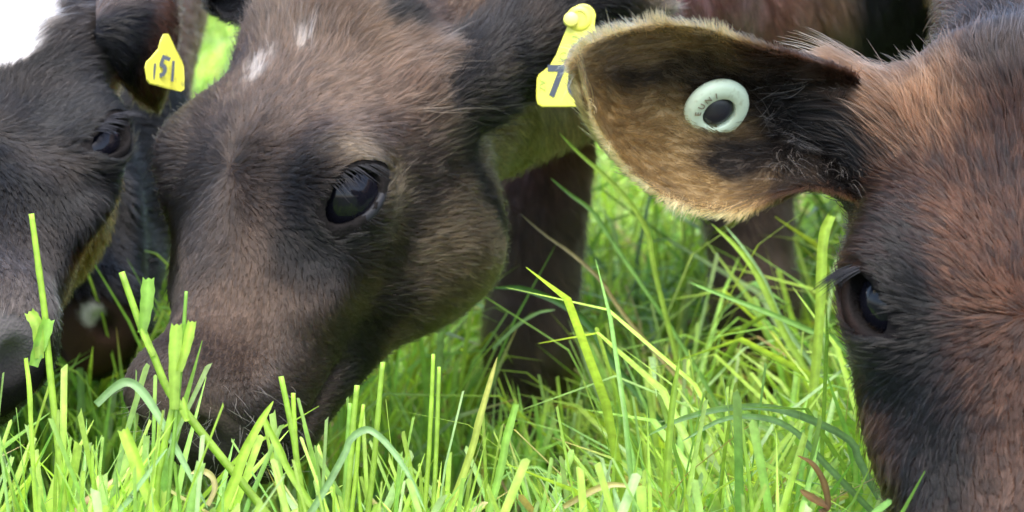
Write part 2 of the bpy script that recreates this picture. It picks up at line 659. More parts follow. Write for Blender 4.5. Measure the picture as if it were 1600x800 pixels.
def build_calf(name, label, base, S, po, warp, skin, length, body_dir, dens, parts, seed, eyes=((-1, 1.0), (1, 1.0)), lidcol=(.06, .05, .045), group='calves grazing head down', voxel=None, clump=0.0056, rad=0.00025, var=1.0, lashcol=(.02, .02, .022), ef=None, lash=.022, droop=.5, er=1.0, nlash=60, arc=(.08, .66), opened=1.0):
    root = bpy.data.objects.new('calf', None)
    root.location = base
    tag(link(root), label, 'calf', group)
    root.empty_display_size = .1
    V, F = S.mesh(voxel or BODY_VOX)
    V0 = V
    V = warp(V)
    N = vert_normals(V, F)
    if (N * (V - V.mean(0))).sum(-1).mean() < 0:
        F = F[:, ::-1]; N = -N
    LAST[:] = [V, N]
    q = po.l(V0)
    bc = skin(q, V) * .32
    bc = bc * (1 + .7 * sstep(q[:, 1], .185, .20) * (np.linalg.norm(q, axis=-1) < .26))[:, None]
    for side, _ in eyes:
        d_ = np.linalg.norm(q - eye_frame(side, ef)[0], axis=-1)
        bc = mixc(bc, (.010, .009, .009), 1 - sstep(d_, EYE_R0 * er * 1.3, EYE_R0 * er * 1.7))
    body = fast_mesh('body', V, F, M_SKIN, bc, parent=root)
    for side, op in eyes:
        e = add_eye(po, warp, side, root, lidcol, opened=op * opened, lashcol=lashcol, ef=ef, lash=lash, droop=droop, er=er, nlash=nlash, arc=arc)
    if FUR:
        cen = V[F].mean(1)
        fn = nrm(N[F].mean(1))
        df = view_density(cen, fn, dens)
        R_, RN, R0_ = scatter(V, F, N, df, seed, V0)
        ql = po.l(R0_)
        keep = np.ones(len(R_), bool)
        for side, _ in eyes:
            c, U, Vv, Nn = eye_frame(side, ef)
            dd = ql - c
            r_ = np.linalg.norm(dd, axis=-1)
            ang = np.arccos(np.clip(dd @ Nn / r_, -1, 1))
            lim = lid_rho(np.arctan2(dd @ Vv, dd @ U), LID_AU, LID_BL, LID_BU * opened)
            keep &= ~((ang < lim + .07) & (r_ < EYE_R0 * er * 1.5))
        # nose leather stays bare
        keep &= ~((ql[:, 1] > .196) & (np.abs(ql[:, 0]) < .055) & (ql[:, 2] > -.1) & (ql[:, 1] < .4) & (ql[:, 2] < .03))
        R_, RN, ql = R_[keep], RN[keep], ql[keep]
        nl = RN @ po.R
        head = np.exp(-np.maximum(0, np.linalg.norm((ql - np.array([0, .02, -.05])) / np.array([.16, .22, .16]), axis=-1) - 1) * 5)
        fl = po.d(flow_field(ql, nl))
        fl = nrm(fl * head[:, None] + np.asarray(body_dir) * (1 - head[:, None]))
        for side, _ in eyes:
            c, U, Vv, Nn = eye_frame(side, ef)
            dd = ql - c
            wgt = (1 - sstep(np.linalg.norm(dd, axis=-1), EYE_R0 * er * 1.0, EYE_R0 * er * 1.5))[:, None] * .7
            fl = nrm(fl * (1 - wgt) + po.d(nrm(dd - (dd @ Nn)[:, None] * Nn)) * wgt)
        c = skin(ql, R_)
        make_fur('coat', R_, RN, fl, length(ql, R_), np.full(len(R_), .30) + .32 * sstep(-ql[:, 1], .085, .115) * sstep(-ql[:, 2], .04, .06) * (np.linalg.norm(ql, axis=-1) < .22), c, M_FUR, root, rad=rad, seed=seed, clump=clump, var=var)
    return root


def ear_part(parent, top, bot, dep, hollow, skin_front, skin_back, seed, dens=350000, nu=26, nv=19, thick=.006, fringe=None, fr_len=.016, front_len=.016, back_len=.012, hide=None, shape=None):
    """An ear: cupped leaf between two edge lines, closed with a back face, with its own fur."""
    top, bot = np.array(top, float), np.array(bot, float)
    ts = np.linspace(0, 1, len(top))
    u = np.linspace(0, 1, nu)
    it = lambda A: np.stack([np.interp(u, ts, A[:, k]) for k in (0, 1)], -1)
    def smooth(A):
        for _ in range(2):
            B = A.copy(); B[1:-1] = .25 * A[:-2] + .5 * A[1:-1] + .25 * A[2:]; A = B
        return A
    T_, B_ = smooth(it(top)), smooth(it(bot))
    v = np.linspace(0, 1, nv)
    px = T_[:, None] * (1 - v)[None, :, None] + B_[:, None] * v[None, :, None]
    D = np.interp(u, np.linspace(0, 1, len(dep)), dep)[:, None] + np.interp(u, np.linspace(0, 1, len(hollow)), hollow)[:, None] * (1 - (2 * v[None] - 1) ** 2)
    if shape is not None:
        D = D + shape(u[:, None], v[None])
    G = P(px[..., 0], px[..., 1], D)
    du, dv = np.gradient(G, axis=0), np.gradient(G, axis=1)
    n = nrm(np.cross(dv, du))
    if ((CAM - G) * n).sum(-1).mean() < 0:
        n = -n
    ed = np.minimum(np.minimum(v, 1 - v)[None] / .12, 1) * np.ones((nu, 1))
    ed = np.minimum(ed, np.minimum((1 - u)[:, None] / .08, 1))
    Bk = G - n * (.0012 + thick * np.sqrt(ed))[..., None]
    nt_ = nu * nv
    Vv = np.concatenate([G.reshape(-1, 3), Bk.reshape(-1, 3)])
    F1 = grid_faces(nu, nv)
    fa, fb, fc = Vv[F1[0, 0]], Vv[F1[0, 1]], Vv[F1[0, 2]]
    if np.cross(fb - fa, fc - fa) @ n[0, 0] < 0:
        F1 = F1[:, ::-1]
    F2 = F1[:, ::-1] + nt_
    rim = [i * nv for i in range(nu)] + [(nu - 1) * nv + j for j in range(1, nv)] + [i * nv + nv - 1 for i in range(nu - 2, -1, -1)]
    F3 = np.array([(a, b, b + nt_, a + nt_) for a, b in zip(rim[:-1], rim[1:])])
    uu, vv = np.broadcast_to(u[:, None], (nu, nv)), np.broadcast_to(v[None], (nu, nv))
    cf, cbk = skin_front(uu.ravel(), vv.ravel(), G.reshape(-1, 3)), skin_back(uu.ravel(), vv.ravel(), G.reshape(-1, 3))
    ear = fast_mesh('ear', Vv, np.concatenate([F1, F2, F3]), M_SKIN, np.concatenate([cf, cbk]) * .4, parent=parent)
    if FUR:
        r = np.random.default_rng(seed)
        def surf(A, nn, a, b):
            x, y = a * (nu - 1), b * (nv - 1)
            i, j = np.clip(x.astype(int), 0, nu - 2), np.clip(y.astype(int), 0, nv - 2)
            fx, fy = (x - i)[:, None], (y - j)[:, None]
            return A[i, j] * (1 - fx) * (1 - fy) + A[i + 1, j] * fx * (1 - fy) + A[i, j + 1] * (1 - fx) * fy + A[i + 1, j + 1] * fx * fy
        area = np.linalg.norm(np.cross(du, dv), axis=-1).sum()
        nn = int(area * dens)
        a, b = r.random((2, nn))
        tu, tv = nrm(du), nrm(dv)
        Rt, Nt = surf(G, n, a, b), nrm(surf(n, n, a, b))
        dirs = surf(tu, n, a, b) * .9 + surf(tv, n, a, b) * ((b - .5) * 1.1)[:, None]
        bald = noise(Rt, 30, seed)
        ln = front_len * (0.7 + .6 * np.abs(b - .5)) * np.where(bald > .1, 1.2, .8)
        c = skin_front(a, b, Rt)
        k = np.ones(nn, bool) if hide is None else ~hide(Rt)
        make_fur('ear_fur', Rt[k], Nt[k], dirs[k], ln[k], np.full(k.sum(), .35), c[k], M_FUR, ear, rad=.00022, clump=.006, clump_amt=.6, curl=.3, seed=seed)
        a, b = r.random((2, nn))
        Rt, Nt = surf(Bk, n, a, b), -nrm(surf(n, n, a, b))
        dirs = surf(tu, n, a, b) + surf(tv, n, a, b) * ((b - .5) * .6)[:, None]
        make_fur('ear_fur', Rt, Nt, dirs, np.full(nn, back_len), np.full(nn, .3), skin_back(a, b, Rt), M_FUR, ear, rad=.00025, seed=seed + 1)
        if fringe is not None:
            nr = int(nn * .40)
            e = r.random(nr)
            # walk along top edge, tip, bottom edge
            a = np.where(e < .42, e / .42, np.where(e < .58, 1.0, 1 - (e - .58) / .42))
            b = np.where(e < .42, 0.0, np.where(e < .58, (e - .42) / .16, 1.0))
            inn = np.abs(r.normal(0, .028, nr))
            b = np.clip(np.where(e < .42, inn, np.where(e < .58, b, 1 - inn)), 0, 1)
            a = np.clip(np.where((e >= .42) & (e < .58), 1 - inn * 1.2, a), 0, 1)
            Rt, Nt = surf(G, n, a, b), nrm(surf(n, n, a, b))
            outd = np.where((e < .42)[:, None], -surf(tv, n, a, b), np.where((e < .58)[:, None], surf(tu, n, a, b), surf(tv, n, a, b)))
            dirs = nrm(outd + surf(tu, n, a, b) * .55 + r.normal(0, .18, (nr, 3)))
            make_fur('ear_fur', Rt, Nt, dirs, np.full(nr, fr_len) * (1 - .4 * sstep(.35 - a, 0, .3)), np.full(nr, .18), fringe(a, b, Rt), M_FUR, ear, rad=.00024, clump=.005, clump_amt=.4, curl=.25, seed=seed + 2)
    return ear, G, n


# ------------------------------------------------------------------ ground and far pasture
def build_ground():
    n = 60
    g = np.linspace(-1, 1, n)
    x = np.sign(g) * np.abs(g) ** 3 * 300
    X, Y = np.meshgrid(x, x + 2, indexing='ij')
    Z = 0.01 * np.sin(X * 1.3) * np.cos(Y * 1.1) * np.exp(-((X / 8) ** 2 + (Y / 8) ** 2))
    m = principled('pasture_soil', (.045, .085, .018), .9, bump=(14, .6, .02, (.03, .035, .015)))
    o = fast_mesh('ground', np.stack([X, Y, Z], -1).reshape(-1, 3), grid_faces(n, n)[:, ::-1], m)
    if o.data.polygons[0].normal.z < 0:
        o.data.flip_normals()
    tag(o, 'green pasture ground under the grass', kind='structure')


build_ground()


# ------------------------------------------------------------------ the calves
def legs(S, x, y, ztop, xd=(0, 0), r=(.062, .038, .034, .030, .026), k=.03, lean=(0, 0)):
    """A fore leg: forearm, knee, cannon, fetlock, hoof; from the elbow down to the ground."""
    px, py = x + xd[0], y + xd[1]
    S.cone((px, py, ztop), (x + lean[0], y + lean[1], ztop * .52), r[0], r[1], k)
    S.cone((x + lean[0], y + lean[1], ztop * .54), (x + lean[0], y + lean[1], ztop * .47), r[1] * 1.02, r[1] * .98, .02)
    S.cone((x + lean[0], y + lean[1], ztop * .47), (x, y, .07), r[2], r[3], .02)
    S.cone((x, y, .075), (x, y - .02, .03), r[3] * 1.15, r[3] * 1.3, .015)


def hind_leg(S, x, y, ztop, f):
    """A hind leg with thigh, stifle, hock and shank; f = heading of the calf (unit, horizontal)."""
    f = np.asarray(f)
    st = np.array([x, y, ztop * .80]) + f * .06
    hk = np.array([x, y, ztop * .42]) - f * .10
    ft = np.array([x, y, .05]) - f * .04
    S.cone(np.array([x, y, ztop * 1.15]) - f * .02, st, .105, .070, .04)
    S.cone(st, hk, .066, .036, .03)
    S.cone(hk, ft, .034, .026, .02)
    S.cone(ft + np.array([0, 0, .02]), ft + f * .03 + np.array([0, 0, -.02]), .030, .034, .015)


def torso(S, chest, rump, rc, rr, k=.06):
    chest, rump = np.asarray(chest, float), np.asarray(rump, float)
    S.cone(chest, chest * .5 + rump * .5 + np.array([0, 0, -.015]), rc, (rc + rr) / 2 * 1.06, k)
    S.cone(chest * .5 + rump * .5 + np.array([0, 0, -.015]), rump, (rc + rr) / 2 * 1.06, rr, k)


# --- the brown calf in the middle -------------------------------------------------
def middle_calf():
    Lm = [(-.083, 0, -.02), (.088, -.005, 0), (-.058, -.08, -.13), (0, -.14, .01), (-.092, -.115, -.02), (0, .205, -.02), (0, .18, -.105)]
    px = [(560, 300), (265, 200), (770, 390), (505, -25), (715, 135), (185, 600), (400, 745)]
    po = fit_pose(Lm, px, 1.9, basis((-.37, -.9, .2), (-.7, .25, .6)), 1.16)
    # local point, target pixel (kept at its own depth)
    tg = MID_TARGETS
    src = po.w(np.array([t[0] for t in tg]))
    dq = project(src)
    dst = np.stack([P(t[1][0], t[1][1], d[2]) for t, d in zip(tg, dq)])
    warp = rbf_warp(src, dst, .13)
    S = Solid()
    ef = (np.array([.067, .004, -.018]) + (po.R.T @ (CB @ np.array([.004, -.001, 0]))) * np.array([-1, 1, 1]), (.80, .42, .36), (po.R.T @ (CB @ np.array([.78, .60, 0]))) * np.array([-1, 1, 1]))
    add_head(S, po, ef=ef, ears=(.024, .014, .080), er=1.14, opened=.72)
    # neck to chest, body and legs stand behind the head
    S.cone(po.w((0.02, -.15, -.055)), P(960, -60, 2.34), .095, .135, .03)
    S.cone(po.w((0.02, -.15, -.085)), P(1000, -5, 2.38), .075, .11, .03)
    ch = P(1085, -75, 2.62); ch2 = np.array([.92, 3.30, .61])
    torso(S, ch, ch2, .195, .20)
    S.ell(P(1110, -5, 2.55), (.165, .15, .14), .05)
    for (x, y, d, xd, ztop, lean) in ((808, 600, 2.42, (.022, .06), .36, (.014, .0)), (1160, 580, 2.60, (.0, .05), .38, (.010, -.01))):
        g = P(x, y, d)
        legs(S, g[0], g[1], ztop, xd, (.052, .038, .036, .033, .027), .035, lean)
    hd = nrm(ch[:2] - ch2[:2]); f = np.array([hd[0], hd[1], 0]); pr = np.array([-hd[1], hd[0], 0])
    for s in (-1, 1):
        c = ch2 + pr * s * .11
        hind_leg(S, c[0], c[1], .50, f)
    S.cone(ch2 - f * .17 + np.array([0, 0, .12]), ch2 - f * .25 + np.array([0, 0, -.25]), .024, .014, .03)

    def skin(q, p):
        c = np.tile(np.array([.104, .078, .064]), (len(q), 1))
        x, y, z = q.T
        n1, n2 = noise(q, 25, 1), noise(q, 9, 2)
        c = mixc(c, (.19, .135, .105), sstep(n1 + n2 * .7, 0.0, .9) * .7)
        c = mixc(c, (.19, .125, .095), sstep(y, .03, -.06) * sstep(z, -.05, .0) * .5)         # warmer brow
        c = mixc(c, (.22, .185, .14), sstep(y, .0, -.10) * sstep(z, -.01, .02) * .25)          # poll
        e = np.array([-.071, .0, -.024])
        for sx in (-1, 1):
            ee = e * np.array([-sx, 1, 1])
            d = np.linalg.norm((q - ee - np.array([sx * -.005, .035, .008])) / np.array([1.4, 1.5, .9]), axis=-1) + n1 * .006
            c = mixc(c, (.014, .014, .017), (1 - sstep(d, .018, .046)) * (.9 if sx < 0 else .3))                      # dark patch before the eye
            d = np.linalg.norm(q - ee, axis=-1) + n1 * .004
            c = mixc(c, (.19, .155, .10), (1 - sstep(d, .034, .046)) * sstep(-y, -.02, .01) * .75)   # paler eye ring
            # dark streak under the eye down the cheek
            d = np.abs((z + .085) + .30 * y) + n1 * .006
            c = mixc(c, (.022, .020, .020), (1 - sstep(d, .006, .030)) * sstep(y, -.05, .0) * (1 - sstep(y, .07, .13)) * .5)
        c = mixc(c, (.27, .215, .145), sstep(z, -.055, -.085) * sstep(y, .04, -.03) * .8)        # olive-brown cheek
        c = mixc(c, (.045, .042, .042), sstep(y, .145, .185) * sstep(z, -.03, -.07) * .8)         # dark muzzle
        c = mixc(c, (.40, .31, .23), sstep(z, -.115, -.135) * sstep(y, -.03, -.06) * sstep(y, -.14, -.10) * .5)
        c = mixc(c, (.42, .33, .23), sstep(-y + n1 * .01, .095, .125) * sstep(z, -.045, -.07) * .8)
        hb = np.linalg.norm((q - np.array([-.048, -.128, .005])) / np.array([.014, .014, .03]), axis=-1) + noise(q, 70, 7) * .25
        c = mixc(c, (.010, .010, .012), (1 - sstep(hb, .7, 1.1)) * .95)
        c = mixc(c, (.030, .027, .027), sstep(-x, .072, .086) * sstep(-y, .085, .105) * .95)
        tuft = np.linalg.norm((q - np.array([.022, -.055, .010])) / np.array([.014, .022, .03]), axis=-1) + noise(q, 60, 5) * .35
        tuft2 = np.linalg.norm((q - np.array([-.008, -.083, .013])) / np.array([.010, .014, .03]), axis=-1) + noise(q, 60, 6) * .35
        c = mixc(c, (.36, .335, .32), (1 - sstep(np.minimum(tuft, tuft2), .3, 1.1)) * sstep(noise(q, 190, 8), -.35, .25))
        body = sstep(np.linalg.norm((q - np.array([0, 0, -.06])) / np.array([.13, .25, .13]), axis=-1), 1.05, 1.5)
        cb = np.tile(np.array([.46, .22, .25]), (len(q), 1))
        lg = sstep(p[:, 2], .42, .30) * sstep(p[:, 1], 2.15, 2.25)
        cb = mixc(cb, (.155, .115, .09), lg)
        cb = mixc(cb, (.36, .24, .17), sstep(p[:, 0], .20, .34) * sstep(p[:, 2], .40, .48))
        cb = mixc(cb, (.016, .014, .014), sstep(p[:, 0] + .01 * noise(p, 20, 9), .335, .365) * sstep(p[:, 2], .36, .40))
        return c * (1 - body[:, None]) + cb * body[:, None]

    def length(q, p):
        x, y, z = q.T
        L = np.full(len(q), .0112)
        L = L - .006 * sstep(y, .05, .12)
        L = L + .016 * sstep(y, -.04, -.11) * sstep(z, -.05, .0)
        L = L + .005 * (np.linalg.norm(q - np.array([-.085, -.11, -.02]), axis=-1) < .045)
        L = np.where(np.linalg.norm(q - np.array([0, .02, -.05]), axis=-1) > .24, .022, L)
        return L

    root = build_calf('calf', 'dark brown calf in the middle grazing in side view, yellow tag in its ear', (*ch[:2] * .5 + ch2[:2] * .5, 0), S, po, warp, skin, length, (.35, .2, -.9), 950000, None, 11, eyes=((-1, 1.0), (1, 1.0)), lidcol=(.06, .048, .034), ef=ef, lash=.017, droop=.9, nlash=36, er=1.14, opened=.72, clump=.0046, var=1.0, rad=.00024)
    if FUR:
        Vb, Nb = LAST
        pb = project(Vb)
        k = np.where((pb[:, 0] > 655) & (pb[:, 0] < 722) & (pb[:, 1] > 40) & (pb[:, 1] < 175) & ((Nb * nrm(CAM - Vb)).sum(-1) > -.1) & (pb[:, 2] < 2.1))[0]
        r = np.random.default_rng(17)
        kk = r.choice(k, 1500)
        rt = Vb[kk] + r.normal(0, .002, (1500, 3))
        dr = nrm(RIGHT + UPV * .25 - FWD * .1 + r.normal(0, .25, (1500, 3)))
        t_ = r.random(1500)
        cc = np.where((t_ < .55)[:, None], np.array([.20, .14, .105]), np.where((t_ < .8)[:, None], np.array([.34, .28, .23]), np.array([.05, .045, .045])))
        make_fur('poll_hair', rt, Nb[kk], dr, np.full(1500, .034), np.full(1500, .35), cc, M_FUR, root, rad=.00022, clump=.010, clump_amt=.6, curl=.5, seed=18)
        k = np.where((pb[:, 0] > 170) & (pb[:, 0] < 460) & (pb[:, 1] > 600) & (pb[:, 1] < 745) & ((Nb * nrm(CAM - Vb)).sum(-1) > 0) & (pb[:, 2] < 2.1))[0]
        kk = r.choice(k, 130)
        dr = nrm(Nb[kk] + r.normal(0, .35, (130, 3)) - UPV * .3)
        make_fur('whisker', Vb[kk], Nb[kk], dr, np.full(130, .034), np.full(130, 1.0), np.tile(np.array([.5, .47, .44]), (130, 1)), M_FUR, root, rad=.00016, clump=.02, clump_amt=.05, curl=.4, seed=19)
    # near ear, dark back towards the camera, running up and out of the picture
    top = [(672, 95), (720, 45), (770, 5), (820, -45), (880, -80), (940, -85), (995, -60), (1030, -25), (1044, 2)]
    bot = [(742, 214), (778, 190), (815, 158), (850, 150), (890, 120), (935, 60), (975, 42), (1015, 34), (1044, 14)]
    cb = lambda u, v, p: mixc(mixc(np.tile(np.array([.045, .042, .044]), (len(u), 1)), (.11, .085, .07), sstep(noise(p, 40, 3), .1, .7) * .5), (.30, .25, .19), sstep(u, .72, .86))
    ear_part(root, top, bot, [1.955, 1.96, 1.985, 2.01, 2.04, 2.06, 2.08], [-.040, -.04, -.03, -.02, -.01], cb, cb, 41, dens=260000, front_len=.022, fringe=lambda u, v, p: mixc(np.tile(np.array([.09, .07, .06]), (len(u), 1)), (.50, .40, .28), sstep(u, .70, .85)), fr_len=.018)
    top = [(452, -70), (420, -75), (390, -70), (360, -50), (340, -25), (328, -5)]
    bot = [(455, 5), (425, 22), (400, 29), (375, 32), (350, 28), (328, 3)]
    cd_ = lambda u, v, p: np.tile(np.array([.022, .020, .022]), (len(u), 1))
    ear_part(root, top, bot, [2.02, 2.06, 2.10], [.03, .02, .01], cd_, cd_, 45, dens=200000, fringe=cd_, fr_len=.012)
    return root, po, warp


MID_TARGETS = [((-.083, 0, -.02), (560, 302)), ((.088, -.005, 0), (268, 212)), ((-.056, -.10, -.12), (730, 350)), ((0, .205, -.02), (226, 606)), ((0, .18, -.105), (395, 715)), ((0, -.14, .01), (525, -10)), ((-.092, -.115, -.02), (715, 135)), ((0, .10, -.01), (330, 455))]


# --- the brown calf on the right -------------------------------------------------------
def right_calf():
    ef = ((.062, .006, -.0125), (.74, .40, .44), (.15, -.92, -.35))
    po = pose_eye((-.09, -.86, .50), (-.06, .50, .86), 1.19, (.078, 0, -.02), 1370, 470, 1.53)
    Lm = [(.070, .004, -.014), (.090, -.015, -.008), (.078, .035, -.05), (.047, .12, -.065), (0, -.14, .01), (.092, -.115, -.02)]
    px = [(1376, 470), (1339, 395), (1354, 580), (1424, 840), (1600, 5), (1345, 205)]
    dq = project(po.w(np.array(Lm)))
    warp = rbf_warp(po.w(np.array(Lm[:4])), np.stack([P(a[0], a[1], d[2]) for a, d in zip(px, dq)])[:4], .08)
    S = Solid()
    add_head(S, po, ef=ef, er=.95, opened=.9)
    S.cone(po.w((.070, -.105, -.035)), P(1285, 205, 1.625), .040, .034, .02)
    S.cone(po.w((-.02, -.12, -.055)), P(1800, -140, 2.0), .080, .16, .04)
    S.cone(po.w((-.02, -.10, -.09)), P(1790, -20, 1.95), .075, .14, .04)
    ch = np.array([.56, 2.20, .60]); ru = np.array([1.05, 2.75, .62])
    torso(S, ch, ru, .19, .20)
    f = nrm(ch - ru) * np.array([1, 1, 0]); pr = np.array([-f[1], f[0], 0])
    for s in (-1, 1):
        c = ch + pr * s * .10
        legs(S, c[0], c[1], .40)
        c = ru + pr * s * .11
        hind_leg(S, c[0], c[1], .50, f)
    S.cone(ru - f * .17 + np.array([0, 0, .12]), ru - f * .25 + np.array([0, 0, -.25]), .024, .014, .03)

    eb = po.l(P(1285, 205, 1.59))

    def skin(q, p):
        x, y, z = q.T
        n1, n2 = noise(q, 28, 21), noise(q, 10, 22)
        c = np.tile(np.array([.106, .046, .028]), (len(q), 1))
        c = mixc(c, (.19, .088, .053), sstep(n1 * .8 + n2, -.1, .9) * .6)
        c = mixc(c, (.28, .165, .10), sstep(y, -.05, -.11) * sstep(x, .015, .05) * .8)       # bright brown by the ear
        c = mixc(c, (.080, .070, .072), sstep(y, -.09, -.125) * (1 - sstep(np.abs(x), .02, .05)) * .8)   # dark poll
        c = mixc(c, (.16, .105, .085), sstep(y, .07, .11) * .6)                                   # paler nose bridge
        for sx in (-1, 1):
            ee = np.array([sx * .071, 0, -.024])
            d = np.linalg.norm((q - ee - np.array([-sx * .012, .01, .012])) / np.array([.75, 1.6, 1.2]), axis=-1) + n1 * .008
            c = mixc(c, (.014, .014, .018), (1 - sstep(d, .023, .049)) * .95)
            d = np.linalg.norm((q - np.array([sx * .040, .075, -.03])) / np.array([.75, 1.6, 1.2]), axis=-1) + n1 * .005
            c = mixc(c, (.020, .021, .027), (1 - sstep(d, .018, .040)) * .8)
            d = np.linalg.norm(q - ee - np.array([-.004 * sx, .024, -.004]), axis=-1) + n1 * .006
            c = mixc(c, (.20, .155, .10), (1 - sstep(d, .012, .026)) * .6)
        c = mixc(c, (.30, .20, .10), sstep(z, -.05, -.09) * sstep(y, .06, .12) * .7)            # golden cheek edge
        c = mixc(c, (.05, .045, .045), sstep(y, .17, .20) * .8)
        de = np.linalg.norm((q - eb - np.array([-.004, .012, -.004])) / np.array([.034, .034, .05]), axis=-1) + n1 * .15
        c = mixc(c, (.014, .014, .016), (1 - sstep(de, .75, 1.15)) * .95)
        far = sstep(np.linalg.norm(q - np.array([0, .02, -.05]), axis=-1), .2, .3)
        return mixc(c, (.20, .125, .085), far)

    def length(q, p):
        x, y, z = q.T
        L = np.full(len(q), .014) - .005 * sstep(y, .05, .12)
        L = L + .012 * (1 - sstep(np.linalg.norm(q - eb, axis=-1), .04, .07))
        return L + .008 * sstep(y, -.04, -.11)

    root = build_calf('calf', 'reddish brown calf at the right edge facing the camera, white button tag in its ear', (*(ch + ru)[:2] * .5, 0), S, po, warp, skin, length, (.4, .5, -.6), 1100000, None, 23, lidcol=(.02, .018, .018), lashcol=(.03, .03, .035), ef=ef, lash=.025, droop=1.0, er=.95, opened=.9, clump=.0075, var=1.3, nlash=48, arc=(-.06, .28))
    top = [(1345, 124), (1320, 112), (1285, 98), (1240, 84), (1190, 72), (1140, 54), (1095, 41), (1045, 36), (1000, 41), (952, 54), (918, 72), (903, 94)]
    bot = [(1345, 315), (1325, 306), (1300, 296), (1255, 292), (1205, 312), (1165, 335), (1110, 334), (1050, 316), (1000, 284), (958, 236), (930, 192), (911, 140)]

    def front(u, v, p):
        c = np.tile(np.array([.37, .262, .13]), (len(u), 1))
        n = noise(p, 55, 31)
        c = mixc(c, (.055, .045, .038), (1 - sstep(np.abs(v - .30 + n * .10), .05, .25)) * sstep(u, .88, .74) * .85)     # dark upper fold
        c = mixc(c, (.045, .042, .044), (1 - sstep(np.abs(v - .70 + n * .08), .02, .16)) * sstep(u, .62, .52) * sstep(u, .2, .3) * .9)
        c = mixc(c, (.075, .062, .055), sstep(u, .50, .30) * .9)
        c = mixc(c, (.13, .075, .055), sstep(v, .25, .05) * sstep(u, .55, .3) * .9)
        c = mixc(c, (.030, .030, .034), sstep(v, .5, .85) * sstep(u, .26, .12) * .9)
        return c
    back = lambda u, v, p: mixc(np.tile(np.array([.13, .08, .055]), (len(u), 1)), (.2, .13, .08), sstep(noise(p, 40, 3), 0, .6)) * (1 - sstep(u, .55, .75))[:, None] + np.array([.55, .39, .19]) * sstep(u, .55, .75)[:, None]
    fr = lambda u, v, p: mixc(np.tile(np.array([.20, .11, .07]), (len(u), 1)), (.74, .52, .24), sstep(u, .28, .5))
    cen = P(1121, 173, 1.50)
    hid = lambda p: np.linalg.norm(p - cen, axis=-1) < .021
    ear, G, n = ear_part(root, top, bot, [1.575, 1.56, 1.545, 1.53, 1.52, 1.51, 1.50, 1.49, 1.485], [.03, .04, .052, .054, .050, .042, .028, .016, .005], front, back, 33, dens=330000, fringe=fr, fr_len=.021, front_len=.020, hide=hid, nu=36, nv=23)
    if FUR:
        r = np.random.default_rng(77)
        m = 900
        a, b = r.uniform(2, 13, m).astype(int), np.clip(r.normal(13, 4.5, m), 4, 20).astype(int)
        rt = G[a, b] + r.normal(0, .003, (m, 3))
        dr = nrm(P(1210, 215, 1.46) - P(1290, 205, 1.52) + r.normal(0, .022, (m, 3)))
        lightness = r.random(m)
        cc = np.where((lightness < .3)[:, None], np.array([.60, .54, .50]), np.array([.05, .045, .045])) * r.uniform(.6, 1.2, m)[:, None]
        make_fur('ear_hair', rt, n[a, b], dr, np.full(m, .030), np.full(m, .75), cc, M_FUR, ear, rad=.0002, clump=.010, clump_amt=.5, curl=1.2, seed=78)
    return root, G, n


